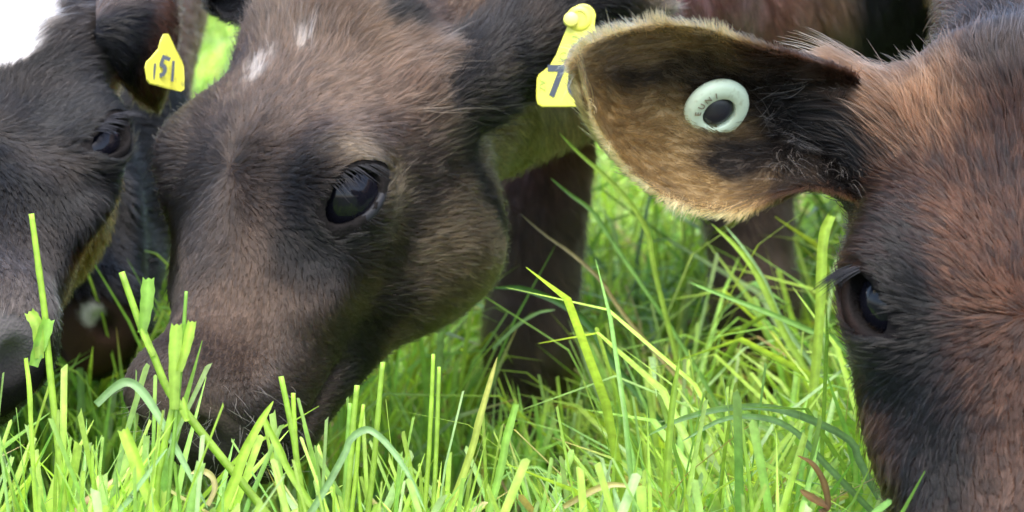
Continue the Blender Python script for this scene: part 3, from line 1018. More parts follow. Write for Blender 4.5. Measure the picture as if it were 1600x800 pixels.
# --- the black calf with a white blaze, left edge -----------------------------------------
def left_calf():
    ef = ((.066, .004, -.015), (.72, .44, .41), (.15, -.92, -.35))
    Lm = [(-.070, .004, -.010), (-.090, -.015, -.008), (-.078, .035, -.05), (-.056, .18, -.055), (0, .18, -.105), (0, -.14, .01), (-.088, -.115, -.03)]
    px = [(143, 236), (183, 175), (170, 290), (97, 510), (-45, 632), (-45, 15), (140, 75)]
    po = fit_pose(Lm, px, 1.93, basis((-.14, -.77, .62), (.02, .62, .78)), 1.17)
    dq = project(po.w(np.array(Lm)))
    warp = rbf_warp(po.w(np.array(Lm)), np.stack([P(a[0], a[1], d[2]) for a, d in zip(px, dq)]), .10)
    S = Solid()
    add_head(S, po, ef=ef)
    S.cone(po.w((0, -.12, -.055)), P(-190, -170, 2.40), .105, .16, .05)
    S.cone(po.w((0, -.10, -.09)), P(-190, -40, 2.35), .090, .14, .05)
    ch = np.array([-.70, 2.62, .58]); ru = np.array([-1.20, 3.35, .62])
    torso(S, ch, ru, .19, .20)
    f = nrm(ch - ru) * np.array([1, 1, 0]); pr = np.array([-f[1], f[0], 0])
    for s in (-1, 1):
        c = ch + pr * s * .10
        legs(S, c[0], c[1], .40)
        c = ru + pr * s * .11
        hind_leg(S, c[0], c[1], .50, f)
    S.cone(ru - f * .17 + np.array([0, 0, .12]), ru - f * .25 + np.array([0, 0, -.25]), .024, .014, .03)

    def skin(q, p):
        x, y, z = q.T
        n1, n2 = noise(q, 26, 51), noise(q, 10, 52)
        c = np.tile(np.array([.020, .018, .019]), (len(q), 1))
        c = mixc(c, (.10, .085, .08), sstep(n1 + n2, .2, 1.2) * .5)
        c = mixc(c, (.10, .085, .085), sstep(y, -.04, -.10) * .8)
        c = mixc(c, (.36, .14, .055), sstep(z + .15 * y, -.030, -.048) * sstep(y, .16, .08) * .9)          # tan edge of the cheek
        blz = np.abs(x) / (.013 + .045 * sstep(y, -.035, -.075)) + noise(q, 40, 53) * .25
        c = mixc(c, (.88, .88, .90), (1 - sstep(blz, .75, 1.1)) * sstep(y, -.035, -.05))
        c = mixc(c, (.24, .22, .225), sstep(y, .10, .17) * sstep(z, -.075, -.04) * .6)            # grey muzzle top
        far = sstep(np.linalg.norm(q - np.array([0, .02, -.05]), axis=-1), .2, .3)
        return mixc(c, (.05, .045, .045), far)

    def length(q, p):
        y = q[:, 1]
        return np.full(len(q), .014) - .005 * sstep(y, .05, .12) + .008 * sstep(y, -.04, -.11)

    root = build_calf('calf', 'black calf with a white forehead blaze cut off by the left edge', (*(ch + ru)[:2] * .5, 0), S, po, warp, skin, length, (-.4, .5, -.6), 800000, None, 53, lidcol=(.014, .014, .016), lashcol=(.03, .03, .035), ef=ef)
    top = [(150, 0), (175, -30), (215, -48), (250, -45), (275, -15), (283, 45), (268, 115), (252, 160)]
    bot = [(150, 95), (172, 112), (190, 130), (203, 142), (214, 152), (224, 160), (234, 168), (244, 171)]
    ce = lambda u, v, p: mixc(mixc(np.tile(np.array([.035, .036, .045]), (len(u), 1)), (.20, .16, .15), sstep(v, .40, .15) * .8), (.17, .085, .06), sstep(u, .40, .6) * .9)  # pinkish upper part is top light put into the coat colour
    ear_part(root, top, bot, [2.05, 2.06, 2.08, 2.10, 2.12], [-.03, -.03, -.02, -.01], ce, ce, 65, dens=160000, fringe=lambda u, v, p: np.tile(np.array([.30, .18, .13]), (len(u), 1)), fr_len=.012)
    cd_ = lambda u, v, p: np.tile(np.array([.06, .05, .05]), (len(u), 1))
    top = [(-330, -60), (-380, -75), (-420, -85), (-470, -92), (-510, -80), (-540, -62)]
    bot = [(-330, 30), (-370, 50), (-420, 60), (-470, 50), (-510, 10), (-540, -55)]
    ear_part(root, top, bot, [2.10, 2.12, 2.14], [.03, .02, .01], cd_, cd_, 56, dens=60000, fringe=cd_)
    return root


# --- the dark calf half hidden behind it ---------------------------------------------------
def hidden_calf():
    Lm = [(-.083, 0, -.02), (-.058, -.08, -.13), (-.092, -.115, -.02), (0, .205, -.02), (0, .18, -.105)]
    px = [(172, 175), (262, 285), (235, 60), (100, 490), (175, 560)]
    po = fit_pose(Lm, px, 2.38, basis((-.3, -.9, .25), (-.75, .3, .5)), 1.10)
    e0 = po.w(np.array([[-.083, 0, -.02], [-.058, -.08, -.13]]))
    warp = rbf_warp(e0, e0 + np.array([[-.032, 0, 0], [0, 0, 0]]), .09)
    S = Solid()
    add_head(S, po)
    S.cone(po.w((0, -.12, -.055)), P(170, -200, 2.85), .095, .15, .05)
    S.cone(po.w((0, -.11, -.09)), P(150, -140, 2.80), .075, .12, .05)
    ch = np.array([-.60, 3.10, .66]); ru = np.array([-.78, 3.95, .66])
    torso(S, ch, ru, .18, .19)
    f = nrm(ch - ru) * np.array([1, 1, 0]); pr = np.array([-f[1], f[0], 0])
    for s in (-1, 1):
        c = ch + pr * s * .10
        legs(S, c[0], c[1], .42)
        c = ru + pr * s * .11
        hind_leg(S, c[0], c[1], .50, f)
    S.cone(ru - f * .17 + np.array([0, 0, .12]), ru - f * .25 + np.array([0, 0, -.25]), .024, .014, .03)

    def skin(q, p):
        x, y, z = q.T
        n1 = noise(q, 26, 61)
        c = np.tile(np.array([.020, .019, .021]), (len(q), 1))
        c = mixc(c, (.14, .065, .045), sstep(z, -.09, -.125) * sstep(y, .06, .0) * .8)
        if not SPOT:
            pj = project(p)
            k = np.where(np.hypot(pj[:, 0] - 150, pj[:, 1] - 492) < 6)[0]
            SPOT.append(q[k[np.argmin(pj[k, 2])]])
        d = np.linalg.norm((q - SPOT[0]) / .0115, axis=-1) + n1 * .3
        c = mixc(c, (.92, .92, .95), 1 - sstep(d, .6, 1.15))
        far = sstep(np.linalg.norm(q - np.array([0, .02, -.05]), axis=-1), .17, .24)
        return mixc(c, (.26, .13, .085), far)
    SPOT = []
    length = lambda q, p: np.full(len(q), .014)
    root = build_calf('calf', 'black calf half hidden behind the blazed calf, small pale spot on its muzzle', (*(ch + ru)[:2] * .5, 0), S, po, warp, skin, length, (.4, .5, -.6), 450000, None, 63, eyes=((-1, 1.0), (1, 1.0)), lidcol=(.03, .03, .033), clump=.008, rad=.00035)
    return root


middle_calf_root, MID_PO, MID_WARP = middle_calf()
right_root, EAR_G, EAR_N = right_calf()
left_calf()
hidden_calf()


# ------------------------------------------------------------------ ear tags
def plate(name, outline, d, thick, mat, parent, tilt=(0, 0)):
    """A flat plastic plate with a chamfered edge, its face at depth d, leaning with tilt = d(depth)/d(pixel)."""
    o = np.array(outline, float)
    c = o.mean(0)
    dd = d + (o - c) @ np.array(tilt)
    ins = c + (o - c) * (1 - 2.2 / np.linalg.norm(o - c, axis=1))[:, None]
    A = P(ins[:, 0], ins[:, 1], dd)
    B = P(o[:, 0], o[:, 1], dd + .0005)
    Cc = P(o[:, 0], o[:, 1], dd + thick)
    n = len(o)
    V = np.concatenate([A, B, Cc])
    fs = [list(range(n)), list(range(3 * n - 1, 2 * n - 1, -1))]
    for k in (0, 1):
        for i in range(n):
            j = (i + 1) % n
            fs.append([k * n + j, k * n + i, (k + 1) * n + i, (k + 1) * n + j])
    me = bpy.data.meshes.new(name)
    me.from_pydata(V.tolist(), [], fs)
    me.update()
    import bmesh
    bm = bmesh.new(); bm.from_mesh(me); bmesh.ops.recalc_face_normals(bm, faces=bm.faces); bm.to_mesh(me); bm.free()
    me.materials.append(mat)
    return link(bpy.data.objects.new(name, me), parent)


def text_on(name, s, px, py, d, h_px, mat, parent, rot=0.0, sx=1.0, axes=None, pos=None, size=None, bold=0.0):
    cu = bpy.data.curves.new(name, 'FONT')
    cu.body = s
    cu.size = size or h_px / .70 * d / FPX
    cu.align_x = 'CENTER'; cu.align_y = 'CENTER'
    cu.extrude = .00022
    cu.offset = bold
    cu.resolution_u = 3
    t = bpy.data.objects.new(name, cu)
    COL.objects.link(t)
    dg = bpy.context.evaluated_depsgraph_get()
    me = bpy.data.meshes.new_from_object(t.evaluated_get(dg))
    bpy.data.objects.remove(t)
    ax = axes if axes is not None else (RIGHT, UPV, -FWD)
    R = np.stack(ax, 1) @ np.array([[math.cos(rot), -math.sin(rot), 0], [math.sin(rot), math.cos(rot), 0], [0, 0, 1]])
    n = len(me.vertices)
    co = np.zeros(n * 3, np.float32); me.vertices.foreach_get('co', co); co = co.reshape(-1, 3) * np.array([sx, 1, 1])
    p0 = pos if pos is not None else P(px, py, d)
    me.vertices.foreach_set('co', (co @ R.T + p0).astype(np.float32).ravel())
    me.update()
    me.materials.clear(); me.materials.append(mat)
    o = bpy.data.objects.new(name, me)
    return link(o, parent)


def lathe(name, prof, c, ax, mat, parent, n=48, noise_amp=0):
    A, B, N = ax
    th = np.arange(n) / n * 2 * np.pi
    V = np.stack([c + r * (np.cos(th)[:, None] * A + np.sin(th)[:, None] * B) + h * N for r, h in prof])
    F = grid_faces(len(prof), n, True)
    o = fast_mesh(name, V.reshape(-1, 3), F, mat, parent=parent)
    import bmesh
    bm = bmesh.new(); bm.from_mesh(o.data); bmesh.ops.remove_doubles(bm, verts=bm.verts, dist=1e-6); bmesh.ops.recalc_face_normals(bm, faces=bm.faces); bm.to_mesh(o.data); bm.free()
    return o


def tag_root(label, pos, cat='ear tag'):
    t = bpy.data.objects.new('ear_tag', None)
    t.location = pos
    t.empty_display_size = .02
    return tag(link(t), label, cat, 'ear tags on the calves')


# the yellow tag of the middle calf
D1 = 1.950
t = tag_root('yellow ear tag with round stud and large 76, hanging from the middle calf\'s ear', P(893, 30, D1))
arc = [(911 + 20 * math.cos(a), 26 - 20 * math.sin(a)) for a in np.linspace(0.1, math.pi - .1, 13)]
lft = [(887, 40), (881, 55), (876, 68), (869, 85), (860, 101), (850, 110), (842, 116), (839, 123), (838, 140), (838, 155), (840, 163), (847, 167)]
rgt = [(1816 - x, y) for x, y in lft]
plate('panel', arc + lft + rgt[::-1], D1, .0018, M_YELLOW, t)
lathe('stud', [(0, .0062), (.0052, .0060), (.0060, .0050), (.0061, .0), (.0061, -.004)], P(892, 31, D1), (RIGHT, UPV, -FWD), M_STUD, t)
lathe('stud_collar', [(.0062, .0012), (.0098, .0010), (.0104, .0), (.0104, -.0005)], P(905, 29, D1), (RIGHT, UPV, -FWD), M_YELLOW, t)
text_on('number_print', '7', 869, 129, D1 - .0004, 47, M_PRINT, t, sx=.86, bold=.0011)
text_on('number_print', '6', 900, 129, D1 - .0004, 47, M_PRINT, t, sx=.86, bold=.0011)
text_on('letter_print', 'CO', 887, 88, D1 - .0004, 13, M_FAINT, t)
text_on('letter_print', 'D', 900, 63, D1 - .0004, 13, M_FAINT, t)
text_on('letter_print', 'AZ', 847, 133, D1 - .0004, 10, M_FAINT, t, rot=math.radians(-90))

# the yellow tag half buried in the hair of the blazed calf's ear
D2 = 1.985
t = tag_root('tilted yellow ear tag numbered 151 under the ear of the black calf with the blaze', P(258, 60, D2))
plate('panel', [(263, 53), (255, 53), (250, 64), (247, 76), (236, 89), (228, 97), (226, 106), (229, 125), (233, 131), (260, 138), (283, 143), (288, 139), (288, 120), (287, 103), (284, 94), (274, 76), (266, 58)], D2, .0018, M_YELLOW, t, tilt=(.0006, 0))
text_on('number_print', '1', 241, 113, D2 - .012, 24, M_PRINT, t, rot=math.radians(-6), sx=.7, bold=.0004)
text_on('number_print', '5', 254, 106, D2 - .006, 34, M_PRINT, t, rot=math.radians(-20), sx=.8, bold=.0006)
text_on('number_print', '1', 270, 113, D2 + .002, 32, M_PRINT, t, rot=math.radians(-4), sx=.7, bold=.0004)

# the pale button tag in the ear of the right calf
q = project(EAR_G)
k = np.argmin((q[..., 0] - 1121) ** 2 + (q[..., 1] - 173) ** 2)
N3 = nrm(CB @ np.array([.29, -.61, .73]))
A3 = nrm(RIGHT * math.cos(.35) + UPV * math.sin(.35)); A3 = nrm(A3 - N3 * (A3 @ N3)); B3 = np.cross(N3, A3)
C3 = P(1121, 173, q[..., 2].ravel()[k] - .008)
t = tag_root('round pale green button tag with a dark centre pinned inside the right calf\'s ear', C3)
R3 = .0226
lathe('washer', [(.0112, -.004), (.0112, .0030), (.0118, .0042), (.0165, .0032), (.0185, .0030), (.0205, .0020), (.0220, .0), (R3, -.002), (.0220, -.0045), (.0200, -.0055)], C3, (A3, B3, N3), M_WHITE, t)
lathe('core', [(0, .0022), (.0058, .0018), (.0090, .0002), (.0110, -.0022), (.0114, -.0040)], C3 + N3 * .0022, (A3, B3, N3), M_HOLE, t)
for ch, a in zip('EUNI', (152, 130, 108, 86)):
    a_ = math.radians(a)
    dirv = A3 * math.cos(a_) + B3 * math.sin(a_)
    tng = A3 * math.sin(a_) - B3 * math.cos(a_)
    text_on('letter_print', ch, 0, 0, 1.5, 0, M_BROWNPRINT, t, axes=(tng, dirv, N3), pos=C3 + dirv * .0152 + N3 * .0041, size=.0060)
for a in (205, 216):
    a_ = math.radians(a)
    dirv = A3 * math.cos(a_) + B3 * math.sin(a_)
    text_on('letter_print', 'D', 0, 0, 1.5, 0, M_BROWNPRINT, t, axes=(A3 * math.sin(a_) - B3 * math.cos(a_), dirv, N3), pos=C3 + dirv * .0150 + N3 * .0040, size=.0058)


# ------------------------------------------------------------------ grass
M_GRASS = attr_mat('grass_leaf', 0.42, translucent=0.5, spec=0.45)
_t = M_GRASS.node_tree                            # mottled leaves: streaks and pale flecks
_a = [n_ for n_ in _t.nodes if n_.type == 'ATTRIBUTE'][0]
_c = _t.nodes.new('ShaderNodeTexCoord')
_n = _t.nodes.new('ShaderNodeTexNoise'); _n.inputs['Scale'].default_value = 130; _n.inputs['Detail'].default_value = 5
_t.links.new(_c.outputs['Object'], _n.inputs['Vector'])
_r = _t.nodes.new('ShaderNodeMapRange'); _r.inputs['From Min'].default_value = .3; _r.inputs['From Max'].default_value = .7
_r.inputs['To Min'].default_value = .85; _r.inputs['To Max'].default_value = 1.3
_t.links.new(_n.outputs['Fac'], _r.inputs['Value'])
_m = _t.nodes.new('ShaderNodeVectorMath'); _m.operation = 'SCALE'
_t.links.new(_a.outputs['Color'], _m.inputs[0]); _t.links.new(_r.outputs[0], _m.inputs['Scale'])
for l_ in list(_a.outputs['Color'].links):
    if l_.to_node != _m:
        _t.links.new(_m.outputs[0], l_.to_socket)
GREENS = np.array([(.36, .54, .090), (.26, .47, .095), (.20, .40, .090), (.37, .56, .09), (.32, .48, .22)])
STRAW = np.array([(.46, .40, .17), (.34, .24, .12), (.50, .46, .22)])


def blades(X, Y, H, az, lean, bend, wid, col, cut, K=5, r=None):
    """Arching blades: spine of K points, three vertices across (a folded leaf)."""
    n = len(X)
    s = np.linspace(0, 1, K)
    th = lean[:, None] + bend[:, None] * s[None] ** 1.6
    azs = az[:, None] + r.normal(0, .25, n)[:, None] * s[None]
    ds = np.diff(s, prepend=0)
    thm = np.concatenate([th[:, :1], .5 * (th[:, 1:] + th[:, :-1])], 1)
    stp = H[:, None] * ds[None]
    dx = np.cumsum(stp * np.sin(thm) * np.cos(azs), 1)
    dy = np.cumsum(stp * np.sin(thm) * np.sin(azs), 1)
    dz = np.cumsum(stp * np.cos(thm), 1)
    Cc = np.stack([X[:, None] + dx, Y[:, None] + dy, dz], -1)
    Cc[..., 2] = np.maximum(Cc[..., 2], .004)
    prof = np.where(cut[:, None], .75 + .25 * np.minimum(s / .3, 1)[None], (.55 + .45 * np.minimum(s / .35, 1)[None]) * np.sqrt(np.clip(1 - s[None] ** 2.6, 0.004, 1)))
    wd = wid[:, None] * prof * .5
    tw = az[:, None] + np.pi / 2 + r.uniform(-1.2, 1.2, n)[:, None] * (.4 + s[None])
    side = np.stack([np.cos(tw), np.sin(tw), .15 * np.sin(tw * 3)], -1)
    T = nrm(np.gradient(Cc, axis=1))
    side = nrm(side - T * (side * T).sum(-1, keepdims=True))
    nn = np.cross(T, side)
    V = np.stack([Cc - side * wd[..., None], Cc + nn * (wd * .35)[..., None], Cc + side * wd[..., None]], 2)
    V[:, -1, 0] += T[:, -1] * (wd[:, -1] * r.uniform(-1.6, 1.2, n) * cut)[:, None]
    V[:, -1, 2] += T[:, -1] * (wd[:, -1] * r.uniform(-1.6, 1.2, n) * cut)[:, None]
    base = (np.arange(n) * K * 3)[:, None, None]
    i = (np.arange(K - 1) * 3)[None, :, None]
    j = np.arange(2)[None, None, :]
    a = base + i + j
    F = np.stack([a, a + 1, a + 4, a + 3], -1).reshape(-1, 4)
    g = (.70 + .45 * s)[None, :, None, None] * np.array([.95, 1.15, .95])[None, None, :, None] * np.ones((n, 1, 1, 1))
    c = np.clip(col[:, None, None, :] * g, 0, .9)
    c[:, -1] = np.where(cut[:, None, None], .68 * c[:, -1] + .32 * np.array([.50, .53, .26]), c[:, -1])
    brown = (r.random(n) < .10) & ~cut
    c[:, -1] = np.where(brown[:, None, None], np.array([.40, .30, .12]), c[:, -1])
    return V.reshape(-1, 3), F, c.reshape(-1, 3)


def pasture():
    r = np.random.default_rng(91)
    VV, FF, CC, off = [], [], [], 0
    bands = [(1.43, 1.78, 10500, .0058), (1.78, 2.3, 9000, .0060), (2.3, 3.3, 7500, .0068), (3.3, 6.0, 2600, .0092), (6.0, 14.0, 480, .014)]
    for y0, y1, dn, wd in bands:
        hw = .2125 * y1 * 1.22 + .12
        n = int((y1 - y0) * 2 * hw * dn)
        X, Y = r.uniform(-hw, hw, n), r.uniform(y0, y1, n)
        # tussocks: thin out and gather
        pt = np.stack([X, Y, 0 * X], -1)
        tus = noise(pt, 9, 5) + .5 * noise(pt, 25, 6)
        k = np.abs(X) < .2125 * Y * 1.22 + .12
        k &= r.random(n) < .72 + .4 * tus
        px = 800 + FPX * X / Y
        k &= ~((px > 1290) & (Y < 1.80))                      # the right calf's head stands here
        k &= ~((px < 60) & (Y < 1.50))
        X, Y, tus, px = X[k], Y[k], tus[k], px[k]
        n = len(X)
        H = np.clip(np.where(r.random(n) < .16, r.normal(.245, .025, n), r.normal(.165, .045, n)) + .03 * tus, .06, .30)
        if y0 > 1.7:
            H = np.clip(r.normal(.19, .055, n) + .03 * tus, .07, .33)
        lean = np.abs(r.normal(.16, .18, n))
        bend = np.abs(r.normal(.55, .55, n)) + (r.random(n) < .32) * r.uniform(.6, 1.8, n)
        cut = r.random(n) < (.5 if y1 < 2 else .22)
        bend = np.where(cut, bend * .25, bend)
        loll = (r.random(n) < (.20 if y0 < 1.7 else .42)) & ~cut & ~((px < 920) & (Y < 2.3))
        lean = np.where((px < 790) & (Y < 2.3), np.minimum(lean, .25), lean)
        bend = np.where((px < 790) & (Y < 2.3), np.minimum(bend, 1.2), bend)
        H = np.where(loll, H * r.uniform(1.2, 1.75, n), H)
        bend = np.where(loll, r.uniform(1.1, 2.3, n), bend)
        # blades trodden or grazed under the heads and round the legs
        head = ((X + .13) / .26) ** 2 + ((Y - 1.95) / .22) ** 2 < 1
        H = np.where(head, np.minimum(H, .09), H)
        head = ((X + .44) / .16) ** 2 + ((Y - 1.95) / .22) ** 2 < 1
        H = np.where(head, np.minimum(H, .10), H)
        H = np.where((px > 700) & (px < 970) & (Y > 1.75) & (Y < 2.5), np.minimum(H, (.6 - .187 * Y) * r.uniform(.72, 1.0, n)), H)
        H = np.where((px > 1080) & (px < 1270) & (Y > 1.8) & (Y < 2.65), np.minimum(H, (.6 - .174 * Y) * r.uniform(.75, 1.05, n)), H)
        H = np.where((px > 420) & (px < 760) & (Y < 1.78), np.minimum(H, .27), H)
        H = np.where((px > 270) & (px < 450) & (Y < 1.85), np.minimum(H, r.uniform(.07, .19, n)), H)
        H = np.where((px < 330) & (Y < 1.72), np.clip(r.normal(.245, .035, n), .12, .31), H)
        az = r.uniform(0, 2 * np.pi, n)
        H = np.where((px > 170) & (px < 480) & (Y > 1.64) & (Y < 2.2), np.minimum(H, .085), H)
        W = wd * r.uniform(.45, 1.5, n) * np.where(cut, .75, 1.0)
        pick = r.choice(len(GREENS), n, p=[.30, .25, .17, .15, .13])
        col = GREENS[pick] * (r.uniform(.75, 1.2, n) if y0 < 2 else r.uniform(.45, 1.3, n))[:, None]
        dry = r.random(n) < (.055 if y0 < 2 else .07)
        col = np.where(dry[:, None], STRAW[r.integers(0, 3, n)] * r.uniform(.7, 1.1, n)[:, None], col)
        bend = np.where(dry, bend + .8, bend)
        V, F, c = blades(X, Y, H, az, lean, bend, W, col, cut, (6 if y0 < 1.7 else 5) if y0 < 3 else 4, r)
        VV.append(V); FF.append(F + off); CC.append(c); off += len(V)
        # short undergrowth: dead sheaths and low leaves that close the sward
        m = n // 2 if y0 < 3 else n // 4
        idx = r.integers(0, n, m)
        X2, Y2 = X[idx] + r.normal(0, .02, m), Y[idx] + r.normal(0, .02, m)
        col = GREENS[r.integers(1, 5, m)] * r.uniform(.65, 1.1, m)[:, None]
        dd = r.random(m) < .12
        col = np.where(dd[:, None], STRAW[r.integers(0, 3, m)] * .7, col)
        V, F, c = blades(X2, Y2, r.uniform(.05, .12, m), r.uniform(0, 6.28, m), np.abs(r.normal(.5, .4, m)), r.uniform(0, 1.4, m), W[idx], col, np.zeros(m, bool), 4, r)
        VV.append(V); FF.append(F + off); CC.append(c); off += len(V)
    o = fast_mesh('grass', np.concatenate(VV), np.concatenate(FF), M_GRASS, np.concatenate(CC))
    tag(o, 'dense bright green pasture grass with grazed tips', kind='stuff')


pasture()


def spline(pts, n):
    p = np.asarray(pts, float)
    p = np.concatenate([2 * p[:1] - p[1:2], p, 2 * p[-1:] - p[-2:-1]])
    m = len(p) - 3
    t = np.linspace(0, m - 1e-6, n)
    i = t.astype(int); f = (t - i)[:, None]
    a, b, c, d = p[i], p[i + 1], p[i + 2], p[i + 3]
    return .5 * (2 * b + (c - a) * f + (2 * a - 5 * b + 4 * c - d) * f ** 2 + (3 * b - a - 3 * c + d) * f ** 3)


def to_ground(C):
    """Two more points that carry a traced leaf on down to its root."""
    p, d = C[-1], C[-1] - C[-2]
    hz = d[:2] / max(np.linalg.norm(d[:2]), 1e-6)
    run = min(p[2] * np.linalg.norm(d[:2]) / max(-d[2], 1e-3), .16, .9 * p[2])
    m = np.array([p[0] + hz[0] * run * .62, p[1] + hz[1] * run * .62 , p[2] * .52])
    return np.stack([m, np.array([p[0] + hz[0] * run, p[1] + hz[1] * run, 0.0])])


def leaf_mesh(name, pix, d, wpx, col, parent=None, cut=False, rooted=True, twist=.5, dslope=0.0, n=22, tip_col=None):
    """One leaf traced from its tip down; d is its depth at the tip, dslope the depth gained to the base."""
    pix = np.array(pix, float)
    dd = d + dslope * np.linspace(0, 1, len(pix))
    C3d = P(pix[:, 0], pix[:, 1], dd)
    if rooted:
        e = to_ground(C3d)
        if C3d[-1][2] > .02:
            C3d = np.concatenate([C3d, e])
    C = spline(C3d, n)
    s = np.linspace(0, 1, n)
    w = wpx * d / FPX * .5
    prof = (np.ones(n) * np.minimum(1, .80 + s) if cut else np.sqrt(np.clip(1 - (1 - s) ** 2.2, .003, 1)))
    prof = prof * (1 - .35 * s ** 2)
    T = nrm(np.gradient(C, axis=0))
    view = nrm(CAM - C)
    side = nrm(np.cross(T, view))
    nn = np.cross(side, T)
    ang = twist * np.sin(s * 2.4 + pix[0, 0])
    side, nn = side * np.cos(ang)[:, None] + nn * np.sin(ang)[:, None], nn * np.cos(ang)[:, None] - side * np.sin(ang)[:, None]
    xs = np.array([-1, -.5, 0, .5, 1])
    wob = 1 + .05 * np.sin(s * 23 + pix[0, 1])
    V = C[:, None] + side[:, None] * (xs[None, :, None] * (w * prof * wob)[:, None, None]) + nn[:, None] * ((np.abs(xs) ** 1.5 - .4)[None, :, None] * (w * prof)[:, None, None] * .45)
    if cut:                                        # a torn, slanting end
        V[0] += T[0] * (-w * np.array([.35, .0, .2, -.15, .3]))[:, None]
    col = np.asarray(col, float)
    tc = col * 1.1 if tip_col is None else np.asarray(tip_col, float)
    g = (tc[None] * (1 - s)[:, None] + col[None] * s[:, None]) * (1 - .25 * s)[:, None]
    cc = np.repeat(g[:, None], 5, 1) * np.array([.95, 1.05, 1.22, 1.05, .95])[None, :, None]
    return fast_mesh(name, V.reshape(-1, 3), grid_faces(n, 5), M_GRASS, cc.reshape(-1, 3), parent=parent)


def stalk_mesh(name, pix, d, wpx, col, parent=None, n=20):
    C3d = P(np.array(pix)[:, 0], np.array(pix)[:, 1], d)
    C = spline(np.concatenate([C3d, to_ground(C3d)]), n)
    s = np.linspace(0, 1, n)
    rad = wpx * d / FPX * .5 * (.8 + .3 * s) * (1 + .25 * np.exp(-((s - .30) / .02) ** 2))
    V, F = tube_arrays(C, rad, 8)
    V = np.concatenate([V, C[:1]]); m = len(V) - 1
    cap = np.array([[m, (j + 1) % 8, j, m] for j in range(8)])
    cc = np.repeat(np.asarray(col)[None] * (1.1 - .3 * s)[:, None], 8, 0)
    cc = np.concatenate([cc, np.array([[.55, .62, .35]])])
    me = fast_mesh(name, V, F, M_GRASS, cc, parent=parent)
    bm_caps = [(m, j, (j + 1) % 8) for j in range(8)]
    import bmesh
    bm = bmesh.new(); bm.from_mesh(me.data); bm.verts.ensure_lookup_table()
    for a, b, c in bm_caps:
        bm.faces.new((bm.verts[a], bm.verts[b], bm.verts[c]))
    bmesh.ops.recalc_face_normals(bm, faces=bm.faces)
    bm.to_mesh(me.data); bm.free()
    return me


Y1, Y2, G1, G2, BG, DK = (.34, .51, .07), (.30, .46, .07), (.22, .40, .07), (.17, .34, .08), (.25, .40, .19), (.07, .17, .05)
ST, BR = (.42, .36, .15), (.22, .13, .06)


def plant(label, base_px, d, stalks=(), leaves=()):
    t = bpy.data.objects.new('grass_plant', None)
    b = P(base_px[0], base_px[1], d); b[2] = 0
    t.location = b; t.empty_display_size = .02
    tag(link(t), label, 'grass plant', 'prominent grass stems and blades')
    for pix, w, c in stalks:
        stalk_mesh('stem', pix, d, w, c, t)
    for lf in leaves:
        pix, w, c = lf[:3]
        leaf_mesh('leaf', pix, d - .004, w, c, t, **(lf[3] if len(lf) > 3 else {}))
    return t


def blade(label, pix, d, w, c, **kw):
    o = leaf_mesh('grass_shoot', pix, d, w, c, **kw)
    return tag(o, label, 'grass blade', 'prominent grass stems and blades')


CUT = dict(cut=True, rooted=False, twist=.08)
plant('tall leaning bitten stem with a torn leaf in front of the middle calf\'s nose', (300, 690), 1.60,
      [([(190, 425), (205, 468), (222, 515), (242, 560), (264, 612), (304, 662)], 13, Y2)],
      [([(232, 436), (229, 475), (222, 520)], 22, G1, CUT), ([(220, 512), (232, 540), (240, 556)], 15, Y2, dict(rooted=False))])
plant('upright bitten stem with two flat cut leaves crossing the leaning stem', (240, 800), 1.57,
      [([(272, 630), (258, 690), (246, 745), (240, 800)], 14, Y2), ([(291, 455), (288, 500), (284, 560)], 7, G1)],
      [([(276, 508), (273, 560), (272, 640)], 21, Y2, CUT), ([(300, 503), (292, 540), (280, 580)], 16, Y1, CUT), ([(286, 620), (292, 655), (284, 640)], 14, Y2, dict(rooted=False))])
plant('tall thin stem rising in front of the black calf\'s muzzle at the left edge', (75, 620), 1.62,
      [([(49, 334), (54, 370), (62, 430), (70, 490), (76, 560)], 11, Y1)],
      [([(46, 488), (58, 510), (62, 560)], 20, Y2, CUT), ([(76, 500), (62, 540), (52, 572)], 22, G1, CUT), ([(40, 560), (46, 610), (50, 690)], 8, Y1, dict(cut=True))])
plant('pair of pale upright bitten stems below the middle calf\'s chin', (470, 760), 1.60,
      [([(439, 588), (450, 640), (460, 690), (470, 760)], 11, Y2), ([(458, 614), (460, 660), (464, 720)], 9, Y1)], [])
plant('cluster of short bitten stems under the middle calf\'s jaw', (545, 740), 1.60,
      [([(558, 602), (552, 660), (546, 740)], 11, Y2), ([(547, 630), (543, 690), (540, 750)], 9, G1), ([(568, 632), (560, 690), (555, 750)], 8, Y1)], [])
plant('single thin upright stem right of the stem cluster under the jaw', (590, 740), 1.62, [([(598, 566), (593, 620), (588, 680), (580, 760)], 10, Y2)], [])
plant('slender stem with a chewed white tip in the open grass before the fore leg', (680, 740), 1.62, [([(677, 553), (675, 610), (672, 670), (668, 740)], 8, Y1), ([(686, 573), (684, 640), (680, 740)], 8, Y2)], [])

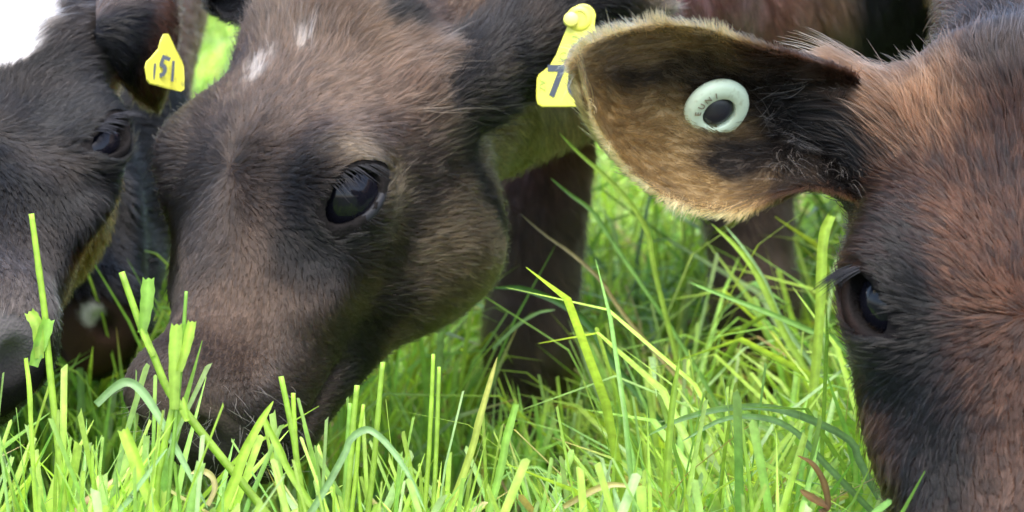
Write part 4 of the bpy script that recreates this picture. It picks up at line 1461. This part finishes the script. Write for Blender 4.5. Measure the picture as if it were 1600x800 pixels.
blade('long yellow green pointed blade leaning across the middle calf\'s chin', [(427, 627), (402, 668), (380, 712), (350, 790)], 1.58, 20, Y1, twist=.15)
blade('narrow straight blade crossing right of the yellow one at the chin', [(413, 656), (438, 705), (470, 765)], 1.59, 12, Y2, cut=True, twist=.2)
blade('folded pale blade bent double in front of the middle calf\'s muzzle', [(325, 795), (285, 720), (250, 655), (222, 612), (200, 597), (178, 606), (150, 632)], 1.57, 17, BG, rooted=False, twist=.25)
blade('broad short cut blade low in front of the muzzle', [(193, 672), (210, 715), (232, 775)], 1.56, 21, Y1, cut=True, twist=.15)
blade('pale blue green blade leaning right below the muzzle', [(262, 700), (235, 735), (205, 775), (185, 800)], 1.54, 11, BG, twist=.3)
blade('bowed pale blade with bent tip amid the grass left of centre', [(665, 800), (640, 745), (610, 700), (585, 676), (568, 672), (545, 690), (525, 735)], 1.56, 14, BG, twist=.3)
blade('tall yellowing upright blade near the fore leg of the middle calf', [(777, 558), (762, 610), (748, 660), (730, 725)], 1.62, 14, Y1, tip_col=(.45, .42, .12), twist=.2)
blade('upright green blade right of the yellowing one', [(806, 632), (790, 690), (778, 750)], 1.58, 13, G1, cut=True, twist=.2)
blade('long slanting blade rising from the grass across the dark fore leg', [(874, 208), (905, 240), (945, 275), (985, 318), (1012, 365), (1024, 430)], 2.12, 11, Y2, twist=.25, dslope=.03)
blade('short slanting blade crossing the edge of the dark fore leg', [(860, 278), (890, 303), (925, 330), (955, 375)], 2.16, 9, G2, twist=.3)
blade('thin dry blade slanting across the middle of the dark fore leg', [(812, 333), (850, 366), (895, 398), (940, 440), (985, 505)], 2.14, 8, ST, tip_col=(.14, .12, .07), twist=.3)
blade('dark arching blade bowed over the foot of the dark fore leg', [(770, 450), (810, 450), (850, 462), (893, 484), (930, 520), (960, 570)], 2.12, 15, DK, twist=.3)
blade('thin pale arching blade below the dark bowed one', [(868, 484), (842, 488), (815, 503), (790, 525), (770, 545)], 2.15, 8, BG, rooted=False, twist=.3)
blade('broad upright bright blade beside the right calf\'s lashes', [(1299, 338), (1290, 358), (1285, 390), (1283, 450), (1279, 520), (1272, 600)], 1.95, 17, Y1, cut=True, twist=.1)
blade('long blade slanting from under the ear down to the right', [(1112, 350), (1150, 385), (1180, 425), (1205, 475), (1235, 540)], 2.10, 13, Y2, twist=.25)
blade('grey green blade running beside the slanting one below the ear', [(1132, 352), (1165, 392), (1195, 440), (1212, 480), (1240, 530)], 2.14, 9, BG, twist=.25)
blade('long pale blade bowed across the grass left of the right calf\'s cheek', [(1010, 682), (1060, 656), (1130, 638), (1200, 636), (1265, 655), (1330, 690), (1352, 740)], 1.72, 15, BG, twist=.35)
blade('second long pale blade arching just below the first', [(1065, 690), (1130, 655), (1190, 652), (1240, 672), (1290, 725)], 1.70, 13, BG, twist=.35)
blade('long blade lying from the ear tip down to the right calf\'s cheek', [(1075, 440), (1130, 462), (1190, 485), (1260, 515), (1325, 550)], 2.05, 12, G2, twist=.3)
blade('straight yellow green blade standing alone in the middle of the grass', [(1062, 556), (1052, 620), (1045, 690), (1040, 770)], 1.68, 15, Y1, twist=.2)
blade('curled brown dead blade at the foot of the right calf\'s cheek', [(1246, 712), (1270, 726), (1288, 756), (1294, 792), (1280, 800)], 1.60, 13, BR, rooted=False, twist=.8)
blade('brown dead leaf folded under the curled one', [(1250, 765), (1272, 780), (1296, 793)], 1.60, 16, (.30, .17, .09), rooted=False, twist=.5)
blade('straw coloured dry blade lying at the bottom of the picture', [(992, 760), (950, 758), (915, 772), (880, 792)], 1.56, 13, ST, rooted=False, twist=.3)
blade('curled dry straw blade tip below the middle calf\'s chin', [(298, 740), (315, 735), (332, 745), (336, 765), (325, 790)], 1.56, 13, (.50, .42, .22), rooted=False, twist=.6)
